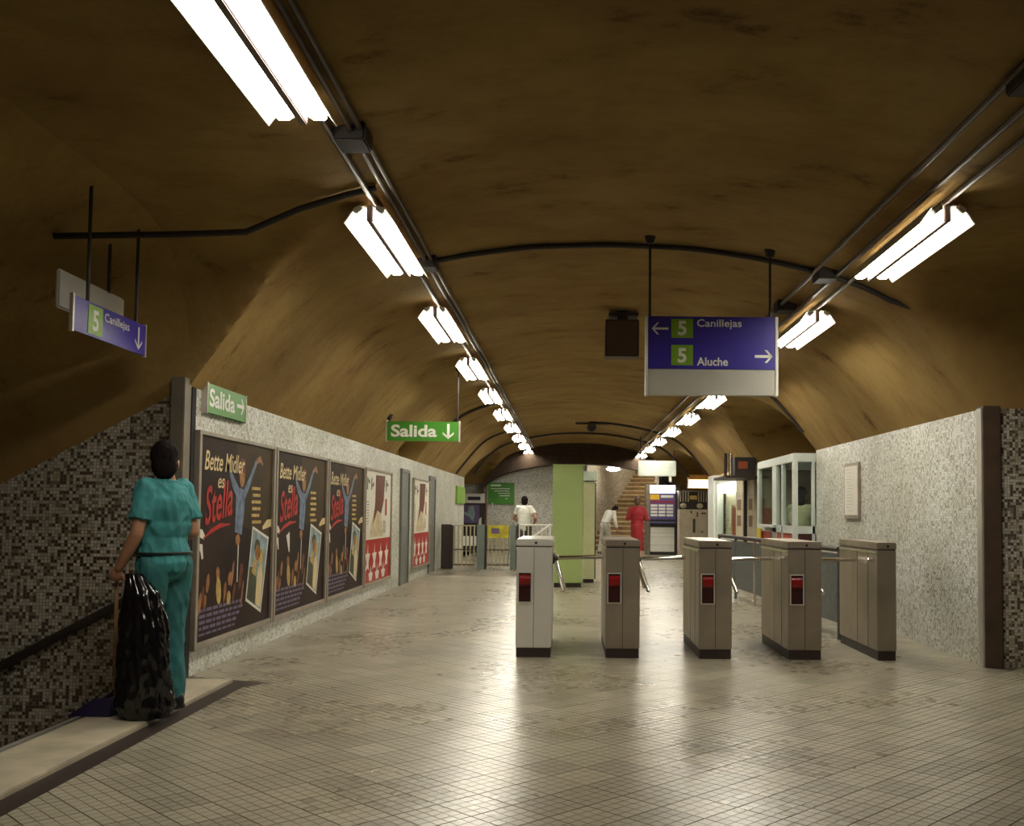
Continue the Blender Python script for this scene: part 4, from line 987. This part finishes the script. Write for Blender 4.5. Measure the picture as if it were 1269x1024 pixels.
ysn = empty('lit_sign', (3.9, 29.5, 2.0), 'lit yellow and white sign box above the tan machine', 'sign')
box('case', (3.55, 4.2, 29.5, 29.8, 2.05, 2.45), mat('case_orange', (0.42, 0.19, 0.03), 0.5), ysn)
box('lit_face', (3.56, 4.19, 29.48, 29.5, 2.06, 2.30), mat('face_lit', (1.0, 0.9, 0.55), 0.5, namt=0, emit=2.2), ysn)
# stairs up, turned to the right
PH = R(22); hd_, rt_ = Vector((math.sin(PH), math.cos(PH), 0)), Vector((math.cos(PH), -math.sin(PH), 0))
S0 = Vector((0.70, 34.6, 0))
su = struct(bpy.data.objects.new('stairs_up', None), 'tan stone stairs climbing away at the far end'); COL.objects.link(su)
M_STEP = mat('tan_step', (0.46, 0.36, 0.20), 0.6, nscale=2.5, namt=0.3)
M_RISER = mat('tan_riser', (0.20, 0.125, 0.06), 0.7, nscale=3, namt=0.4)  # shade put into the colour: light alone leaves risers like the treads
for k in range(20):
    a = S0 + hd_ * (0.30 * k); z1 = 0.165 * (k + 1)
    mb = MB(); q = [a, a + rt_ * 2.5, a + rt_ * 2.5 + hd_ * 0.33, a + hd_ * 0.33]
    mb.prism([Vector((p.x, p.y, max(0, z1 - 0.6))) for p in q], (0, 0, min(z1, 0.6) - 0.02), M_RISER); mb.prism([Vector((p.x, p.y, z1 - 0.03)) - hd_ * 0.02 for p in q], (0, 0, 0.045), M_STEP)
    mb.build('step', M_STEP, su)
def slab(name, p, q, z0, z1, m_, th=0.15, lab=None):
    p, q = Vector(p), Vector(q); dd = (q - p).normalized(); nn = Vector((-dd.y, dd.x, 0)) * th
    mb = MB(); mb.prism([(p.x, p.y, z0), (q.x, q.y, z0), (q.x + nn.x, q.y + nn.y, z0), (p.x + nn.x, p.y + nn.y, z0)], (0, 0, z1 - z0)); return struct(mb.build(name, m_), lab)
slab('wall_stairs_left', S0 - hd_ * 0.3, S0 + hd_ * 8.0, -0.1, 5.5, M_MOSAIC, lab='mosaic wall beside the stairs up')
slab('wall_stairs_right', S0 + rt_ * 2.5 + hd_ * 8.0, S0 + rt_ * 2.5 - hd_ * 0.4, -0.1, 5.5, M_MOSAIC)
slab('wall_stairs_back', S0 + hd_ * 6.4 - rt_ * 0.2, S0 + hd_ * 6.4 + rt_ * 2.7, 2.9, 5.5, M_CEIL)
mb = MB(); c0, c1 = S0 - rt_ * 0.2, S0 + hd_ * 7.0 - rt_ * 0.2
mb.prism([(c0.x, c0.y, 3.0), (c1.x, c1.y, 5.5), (c1.x, c1.y, 5.7), (c0.x, c0.y, 3.2)], rt_ * 2.9); struct(mb.build('ceiling_stairs', M_CEIL))
lp = empty('stair_lamp', (1.55, 35.2, 2.7), 'small oval white lamp on the ceiling above the far stairs', 'light')
mb = MB(); mb.ell((1.55, 34.9, 2.83), (0.24, 0.24, 0.07), n=16); mb.build('glass_cover', mat('oval_lit', (1.0, 0.95, 0.8), 0.5, namt=0, emit=20.0), lp, smooth=True)
for kk, dd in enumerate((2.4, 4.6)):  # two unseen lamps, added to brighten the stairs
    c_ = S0 + hd_ * dd + rt_ * 1.25; zz = 3.0 + 2.5 * dd / 7.0 - 0.12
    l2 = empty('stair_lamp', (c_.x, c_.y, zz), ['added oval lamp brightening the far stairs, halfway up', 'added oval lamp brightening the far stairs, at the top'][kk], 'light')
    mb = MB(); mb.ell((c_.x, c_.y, zz), (0.3, 0.3, 0.07), n=16); mb.build('glass_cover', MATS['oval_lit'], l2, smooth=True)
    MB().tube([(c_.x, c_.y, zz + 0.04), (c_.x, c_.y, zz + 0.2)], 0.03, 8).build('stem', M_WHITE, l2)
box('mounting_plate', (1.35, 1.75, 34.7, 35.1, 2.90, 2.95), M_WHITE, lp)
# ------------------------------------------------------------------ people
def blob_mesh(name, mb, voxel, smooth=6, wrinkle=0.0, wscale=8.0, seed=0.0):
    me = mb.mesh(name)
    ob = bpy.data.objects.new(name, me); COL.objects.link(ob)
    r = ob.modifiers.new('remesh', 'REMESH'); r.mode = 'VOXEL'; r.voxel_size = voxel
    s = ob.modifiers.new('smooth', 'SMOOTH'); s.factor = 0.5; s.iterations = smooth
    dg = bpy.context.evaluated_depsgraph_get(); dg.update()
    out = bpy.data.meshes.new_from_object(ob.evaluated_get(dg))
    bpy.data.objects.remove(ob); bpy.data.meshes.remove(me)
    out.name = name
    if wrinkle:
        nrm = [v.normal.copy() for v in out.vertices]
        for v, nn in zip(out.vertices, nrm):
            p = v.co
            w = mnoise.noise(Vector((p.x * wscale + seed, p.y * wscale, p.z * wscale * 0.55 + p.x * 3)))
            w2 = abs(mnoise.noise(Vector((p.x * wscale * 1.7, p.y * wscale * 1.7 + seed, p.z * wscale * 0.8))))
            fold = math.sin((p.z * 1.0 + p.x * 0.9 + p.y * 0.7) * 60 + 6 * w) * max(0, mnoise.noise(Vector((p.x * 5, p.y * 5 + seed, p.z * 4))))
            v.co = p + nn * (wrinkle * (0.7 * w + 0.7 * (0.5 - w2 * 2) + 0.45 * fold))
    out.polygons.foreach_set('use_smooth', [True] * len(out.polygons))
    return out
def limb(mb, pts, rs, n=12):
    """tapered chain of capsules"""
    for i in range(len(pts) - 1):
        a, b = Vector(pts[i]), Vector(pts[i + 1])
        k = max(2, int((b - a).length / 0.04))
        mb.tube([a.lerp(b, j / k) for j in range(k + 1)], [rs[i] + (rs[i + 1] - rs[i]) * j / k for j in range(k + 1)], n)
    for p, r in zip(pts, rs): mb.ell(p, r, n=n, k=8)
def hand(mb, wrist, dirv, palmn, thumb_side, curl=0.5, s=1.0):
    """palm and five fingers; dirv = towards fingertips, palmn = palm normal, fingers curl towards palmn"""
    w = Vector(wrist); dv = Vector(dirv).normalized(); pn = Vector(palmn); pn = (pn - dv * pn.dot(dv)).normalized(); sd = dv.cross(pn) * thumb_side
    rotm = Matrix((sd, pn, dv)).transposed()
    mb.ell(w + dv * 0.045 * s, (0.040 * s, 0.017 * s, 0.052 * s), rotm)
    for k, (off, ln) in enumerate(((0.030, 0.070), (0.010, 0.080), (-0.010, 0.074), (-0.029, 0.058))):
        p = w + dv * 0.085 * s + sd * off * s; cur = dv.copy(); pts = [p - dv * 0.02 * s]
        for j, fr in enumerate((0.45, 0.32, 0.23)):
            cur = Matrix.Rotation(-curl * (1.0 if j else 0.7) * thumb_side * 1.0, 3, sd * thumb_side * -1) @ cur if False else (cur * math.cos(curl) + pn_of(cur, pn, sd) * math.sin(curl))
            p = p + cur * ln * fr * s; pts.append(p)
        limb(mb, pts, [0.0095 * s, 0.0092 * s, 0.0085 * s, 0.0075 * s], 8)
    tp = w + dv * 0.03 * s + sd * 0.032 * s
    limb(mb, [tp, tp + (sd * 0.6 + dv * 0.7 + pn * 0.3).normalized() * 0.04 * s, tp + (sd * 0.35 + dv * 0.9 + pn * 0.8).normalized() * 0.072 * s], [0.013 * s, 0.011 * s, 0.009 * s], 8)
def pn_of(cur, pn, sd):
    q = sd.cross(cur); return q if q.dot(pn) > 0 or True and sd.cross(cur).dot(pn) >= 0 else -q
M_SKIN = mat('skin', (0.42, 0.21, 0.12), 0.5, nscale=30, namt=0.08)
M_HAIR = mat('dark_hair', (0.010, 0.006, 0.005), 0.8, nscale=60, namt=0.4, bump=0.4, bscale=180, spec=0.15)
M_SHOE = mat('black_shoe', (0.015, 0.013, 0.012), 0.4)
M_EYE = mat('eye_dark', (0.03, 0.02, 0.015), 0.2)
M_LIP = mat('lip', (0.33, 0.11, 0.08), 0.5)
def person(label, loc, rz, J, shirt, trousers, hair=None, voxel=0.010, sleeve=0.6, fat=1.0, skirt=False, grip=(0.9, 0.9), hand_dirs=None, long_hair=False, belly=False, wr=0.006):
    D = dict(pelvis=(0, 0, 0.93), waist=(0, 0, 1.07), chest=(0, 0.0, 1.28), neck=(0, 0.005, 1.46), head=(0, 0.025, 1.60),
             sl=(-0.160, 0, 1.395), el=(-0.23, -0.03, 1.13), hl=(-0.24, 0.06, 0.88), sr=(0.160, 0, 1.395), er=(0.23, -0.03, 1.13), hr=(0.24, 0.06, 0.88),
             pl=(-0.09, 0, 0.92), kl=(-0.10, 0.02, 0.50), al=(-0.10, 0, 0.09), pr=(0.09, 0, 0.92), kr=(0.10, 0.02, 0.50), ar=(0.10, 0, 0.09), look=0.0, nod=0.0)
    D.update(J); V = {k: Vector(v) if isinstance(v, tuple) else v for k, v in D.items()}
    t = empty('person', loc, label, 'person', rz=rz)
    hc = V['head']; hm = Matrix.Rotation(V['look'], 3, 'Z') @ Matrix.Rotation(V['nod'], 3, 'X')
    H_ = lambda x, y, z: hc + hm @ Vector((x, y, z))
    tors = lambda mb, g: [mb.ell(V['pelvis'], (0.165 * fat + g, 0.115 * fat + g, 0.12 + g)), mb.ell(V['waist'], (0.150 * fat + g, 0.108 * fat + g, 0.13 + g)),
                          mb.ell(V['pelvis'].lerp(V['waist'], 0.5), (0.157 * fat + g, 0.11 * fat + g, 0.13 + g)), mb.ell(V['waist'].lerp(V['chest'], 0.5), (0.158 * fat + g, 0.112 * fat + g, 0.14 + g)),
                          mb.ell(V['chest'], (0.172 + g, 0.118 + g, 0.16 + g)), mb.ell(V['chest'].lerp(V['neck'], 0.55), (0.150 + g, 0.085 + g, 0.075 + g)), mb.ell(V['chest'].lerp(V['neck'], 0.78), (0.085 + g, 0.065 + g, 0.05 + g))]
    # ---- body, one continuous skin surface
    b = MB()
    b.ell(H_(0, -0.005, 0.03), (0.077, 0.096, 0.095), hm); b.ell(H_(0, 0.022, -0.035), (0.062, 0.072, 0.075), hm); b.ell(H_(0, 0.055, -0.078), (0.035, 0.032, 0.026), hm)
    b.ell(H_(0, 0.098, -0.022), (0.013, 0.018, 0.028), hm); b.ell(H_(0, 0.082, 0.022), (0.05, 0.014, 0.012), hm)
    for s in (-1, 1): b.ell(H_(s * 0.078, -0.005, -0.012), (0.012, 0.02, 0.034), hm)
    limb(b, [V['chest'].lerp(V['neck'], 0.75), V['neck'], H_(0, -0.01, -0.05)], [0.062, 0.056, 0.055])
    tors(b, -0.012)
    for s, q in (('l', -1), ('r', 1)):
        S, E, Hn = V['s' + s], V['e' + s], V['h' + s]
        limb(b, [V['chest'].lerp(V['neck'], 0.55), S], [0.05, 0.048]); limb(b, [S, S.lerp(E, 0.5), E, E.lerp(Hn, 0.35), Hn], [0.050, 0.046, 0.040, 0.041, 0.028])
        dv = (Hn - E).normalized(); hd2 = (hand_dirs or {}).get(s, (dv, Vector((-q, 0.2, 0))))
        hand(b, Hn, hd2[0], hd2[1], -q if False else 1, grip[0 if s == 'l' else 1])
        limb(b, [V['p' + s], V['p' + s].lerp(V['k' + s], 0.5), V['k' + s], V['k' + s].lerp(V['a' + s], 0.35), V['a' + s]], [0.082, 0.068, 0.050, 0.052, 0.034])
    me = blob_mesh('body', b, voxel * 0.75, 3); me.materials.clear(); me.materials.append(M_SKIN)
    o = bpy.data.objects.new('body', me); COL.objects.link(o); o.parent = t; body = o
    # ---- clothes
    def cloth(name, mb, m_, wr=0.006, vs=1.0, ws=9.0):
        me = blob_mesh(name, mb, voxel * vs, 4, wr, ws); me.materials.clear(); me.materials.append(m_)
        o = bpy.data.objects.new(name, me); COL.objects.link(o); o.parent = t; return o
    c = MB(); tors(c, 0.016)
    for s in 'lr':
        S, E, Hn = V['s' + s], V['e' + s], V['h' + s]
        limb(c, [V['chest'].lerp(V['neck'], 0.80), V['chest'].lerp(V['neck'], 0.60).lerp(S, 0.6), S], [0.062, 0.068, 0.066])
        if sleeve <= 1: limb(c, [S, S.lerp(E, sleeve * 0.5)], [0.066, 0.067]); c.tube([S.lerp(E, sleeve * 0.4), S.lerp(E, sleeve * 0.7), S.lerp(E, sleeve)], [0.066, 0.069, 0.074], 14)
        else: limb(c, [S, E, E.lerp(Hn, sleeve - 1)], [0.066, 0.058, 0.046])
    if skirt: limb(c, [V['pelvis'], V['pelvis'] - Vector((0, 0, 0.2)), V['pelvis'] - Vector((0, 0, 0.5))], [0.165, 0.165, 0.17])
    if belly: c.ell(V['waist'] + Vector((0, 0.06, 0.04)), (0.15, 0.15, 0.17))
    cloth('shirt', c, shirt, wr, 0.8, 11.0)
    c = MB(); nk = V['chest'].lerp(V['neck'], 0.93)
    c.tube([nk - Vector((0, 0, 0.02)), nk + Vector((0, -0.005, 0.028))], [0.082, 0.070], 16); c.build('collar', shirt, t, smooth=True, world=False)
    if trousers is not None:
        c = MB(); c.ell(V['pelvis'], (0.175 * fat, 0.130 * fat, 0.125))
        for s in 'lr': limb(c, [V['p' + s], V['p' + s].lerp(V['k' + s], 0.5), V['k' + s], V['a' + s] + Vector((0, 0, -0.01))], [0.108, 0.092, 0.076, 0.068])
        cloth('trousers', c, trousers, wr)
        bl = MB(); k = V['pelvis'].lerp(V['waist'], 0.45)
        ring = [(k.x + 0.178 * fat * math.cos(a), k.y + 0.131 * fat * math.sin(a), k.z) for a in (2 * math.pi * i / 28 for i in range(29))]
        bl.tube(ring, 0.009, 6); bl.build('belt', M_SHOE, t, smooth=True, world=False)
    c = MB()
    for s in 'lr':
        A = V['a' + s]; c.ell(A + Vector((0, 0.055, -0.045)), (0.046, 0.125, 0.046)); c.ell(A + Vector((0, -0.02, -0.03)), (0.044, 0.06, 0.06))
        c.box(A.x - 0.04, A.x + 0.04, A.y - 0.06, A.y + 0.16, A.z - 0.088, A.z - 0.06)
    cloth('shoes', c, M_SHOE, 0.0)
    c = MB(); c.ell(H_(0, -0.020, 0.045), (0.088, 0.100, 0.095), hm); c.ell(H_(0, -0.055, -0.025), (0.080, 0.062, 0.095), hm)
    if long_hair: c.ell(H_(0, -0.065, -0.09), (0.085, 0.055, 0.10), hm)
    for s in (-1, 1): c.ell(H_(s * 0.066, 0.012, 0.02), (0.02, 0.03, 0.05), hm)
    cloth('hair', c, hair or M_HAIR, 0.005, 0.8, 40)
    e = MB()
    for s in (-1, 1): e.ell(H_(s * 0.03, 0.083, 0.004), (0.011, 0.008, 0.007), hm, 8, 6)
    e.build('eyes', M_EYE, t, world=False); e = MB(); e.ell(H_(0, 0.088, -0.058), (0.022, 0.008, 0.006), hm, 8, 6); e.build('mouth', M_LIP, t, world=False)
    return t
M_TEAL = mat('teal_shirt', (0.045, 0.245, 0.255), 0.85, nscale=10, namt=0.15, bump=0.15, bscale=200)
M_TEALD = mat('teal_trousers', (0.030, 0.155, 0.155), 0.85, nscale=10, namt=0.15, bump=0.15, bscale=200)
M_WSHIRT = mat('white_shirt', (0.70, 0.70, 0.64), 0.8, namt=0.06)
M_GTROU = mat('grey_trousers', (0.42, 0.41, 0.35), 0.8, namt=0.1)
M_DTROU = mat('dark_trousers', (0.05, 0.045, 0.045), 0.8, namt=0.1)
M_REDC = mat('red_coat', (0.25, 0.004, 0.010), 0.7, namt=0.12)
MX, MY = -2.545, 6.28
man = person('man in teal work clothes seen from behind, holding a black bag', (MX, MY, 0.03), R(68),
    dict(sl=(-0.158, 0.01, 1.395), el=(-0.225, 0.005, 1.115), hl=(-0.215, 0.15, 0.90), sr=(0.158, 0.01, 1.395), er=(0.185, -0.055, 1.12), hr=(0.17, 0.17, 1.04),
         chest=(0, 0.0, 1.265), neck=(0, 0.0, 1.435), head=(-0.005, 0.02, 1.565), waist=(0, 0.02, 1.06), al=(-0.10, 0.02, 0.09), ar=(0.09, -0.02, 0.09), look=R(-45)),
    M_TEAL, M_TEALD, belly=True, wr=0.015, voxel=0.010, sleeve=0.72, fat=1.06, grip=(1.0, 0.6),
    hand_dirs={'l': (Vector((0.0, 0.55, -0.8)), Vector((0.9, 0.3, 0.1))), 'r': (Vector((-0.6, 0.6, 0.1)), Vector((-0.3, -0.6, 0.0)))})
# black bag, pole and dustpan in his left hand
def to_w(x, y, z): c, s = math.cos(R(68)), math.sin(R(68)); return Vector((MX + x * c - y * s, MY + x * s + y * c, 0.03 + z))
M_BAG = mat('black_plastic', (0.006, 0.005, 0.006), 0.16, nscale=5, namt=0.3, coat=0.5)
hp = to_w(-0.235, 0.075, 0.885)
bag_axis = [(-2.655, 6.10, 0.90), (-2.60, 6.08, 0.78), (-2.575, 6.06, 0.55), (-2.56, 6.06, 0.30), (-2.56, 6.06, 0.10), (-2.56, 6.06, 0.035)]
mb = MB(); rad = [0.05, 0.10, 0.135, 0.155, 0.165, 0.13]; NA, NZ = 96, 90
vs = []
for j in range(NZ + 1):
    tt = j / NZ * 5; i = min(4, int(tt)); f_ = tt - i
    c = Vector(bag_axis[i]).lerp(Vector(bag_axis[i + 1]), f_); r_ = rad[i] + (rad[i + 1] - rad[i]) * f_
    for k in range(NA):
        a = 2 * math.pi * k / NA
        q = Vector((math.cos(a) * 1.7, math.sin(a) * 1.7, c.z * 3.2))
        w = mnoise.noise(q * 1.3) * 0.16 + (0.5 - abs(mnoise.noise(q * 2.7 + Vector((3, 1, 0)))) * 2) * 0.13 + (0.5 - abs(mnoise.noise(Vector((q.x * 4, q.y * 4, q.z * 2.2)))) * 2) * 0.07
        w += 0.06 * math.sin(a * 7 + c.z * 6) * max(0, c.z - 0.35)
        rr_ = r_ * (1 + w)
        vs.append((c.x + rr_ * 1.02 * math.cos(a), c.y + rr_ * 0.62 * math.sin(a), max(0.032, c.z)))
fs = [(j * NA + k, j * NA + (k + 1) % NA, (j + 1) * NA + (k + 1) % NA, (j + 1) * NA + k) for j in range(NZ) for k in range(NA)]
fs.append(tuple(range(NA - 1, -1, -1))); fs.append(tuple(range(NZ * NA, (NZ + 1) * NA)))
mb.add([(x, y, z) for x, y, z in vs], fs)
me_o = mb.build('rubbish_bag', M_BAG, smooth=False); me_o.data.polygons.foreach_set('use_smooth', [True] * len(me_o.data.polygons))
tag(me_o, 'glossy black plastic bag hanging beside the man in teal', 'bag')
dp = empty('dustpan', (-2.80, 6.2, 0.03), 'long-handled dark violet dustpan held by the man in teal', 'dustpan')
M_WOOD = mat('wood_stick', (0.34, 0.19, 0.08), 0.5, namt=0.2)
pt = to_w(-0.175, 0.215, 0.86)
ptop = Vector((pt.x - 0.0, pt.y, 0.955)); pbot = Vector((-2.80, 6.22, 0.09))
mb = MB(); mb.tube([ptop, pbot], 0.0115, 10); mb.build('handle', M_WOOD, dp, smooth=True)
M_DPAN = mat('violet_plastic', (0.018, 0.012, 0.055), 0.4)
mb = MB()
pc = Vector((-2.87, 6.22, 0.034))
mb.prism([(pc.x - 0.16, pc.y - 0.13, pc.z), (pc.x + 0.10, pc.y - 0.13, pc.z), (pc.x + 0.10, pc.y + 0.13, pc.z), (pc.x - 0.16, pc.y + 0.13, pc.z)], (0, 0, 0.006))
mb.prism([(pc.x + 0.09, pc.y - 0.13, pc.z), (pc.x + 0.10, pc.y - 0.13, pc.z), (pc.x + 0.10, pc.y + 0.13, pc.z), (pc.x + 0.09, pc.y + 0.13, pc.z)], (0, 0, 0.11))
for s in (-1, 1): mb.prism([(pc.x - 0.16, pc.y + s * 0.127, pc.z), (pc.x + 0.10, pc.y + s * 0.127, pc.z), (pc.x + 0.10, pc.y + s * 0.127, pc.z + 0.11), (pc.x + 0.0, pc.y + s * 0.127, pc.z + 0.11)], (0, 0.006 * s, 0))
mb.build('pan', M_DPAN, dp)

person('person in a white shirt leaning on the railing behind the gates', (-1.10, 24.6, 0), R(-8), dict(el=(-0.27, 0.05, 1.14), hl=(-0.2, 0.26, 1.05), er=(0.30, -0.08, 1.15), hr=(0.22, 0.14, 1.0), chest=(0, 0.03, 1.27), neck=(0, 0.06, 1.45), head=(-0.02, 0.10, 1.56), look=R(10)),
       M_WSHIRT, M_DTROU, voxel=0.016, sleeve=0.6)
person('person in white shirt and pale trousers bending forward by the stairs', (1.13, 31.4, 0), R(-60), dict(waist=(0, 0.04, 1.05), chest=(0, 0.15, 1.22), neck=(0, 0.29, 1.33), head=(0, 0.40, 1.38), sl=(-0.18, 0.24, 1.31), sr=(0.18, 0.24, 1.31), el=(-0.22, 0.26, 1.03), er=(0.22, 0.26, 1.03), hl=(-0.2, 0.34, 0.80), hr=(0.2, 0.34, 0.80), nod=R(-30), al=(-0.10, -0.12, 0.09), kl=(-0.1, -0.03, 0.5), ar=(0.10, 0.14, 0.09), kr=(0.1, 0.12, 0.5)),
       M_WSHIRT, M_GTROU, voxel=0.018, sleeve=1.7)
person('person in red clothes walking towards the far stairs', (1.72, 25.0, 0), R(-12), dict(el=(-0.24, -0.02, 1.15), hl=(-0.28, 0.15, 1.20), er=(0.24, -0.02, 1.14), hr=(0.27, 0.14, 1.14), neck=(0, 0.03, 1.46), head=(0, 0.06, 1.59), al=(-0.09, 0.16, 0.09), kl=(-0.09, 0.14, 0.5), ar=(0.09, -0.14, 0.09), kr=(0.09, 0.0, 0.5)),
       M_REDC, None, hair=mat('brown_hair', (0.07, 0.035, 0.015), 0.55), voxel=0.018, sleeve=1.5, skirt=True)
person('ticket clerk with dark hair and pale shirt inside the booth', (3.60, 15.4, 0), R(-35), dict(hl=(-0.2, 0.25, 1.1), hr=(0.18, 0.25, 1.1), el=(-0.25, 0.05, 1.13), er=(0.25, 0.05, 1.13)),
       mat('pale_yellow_shirt', (0.50, 0.48, 0.30), 0.8), M_DTROU, voxel=0.016, sleeve=1.6, long_hair=True)
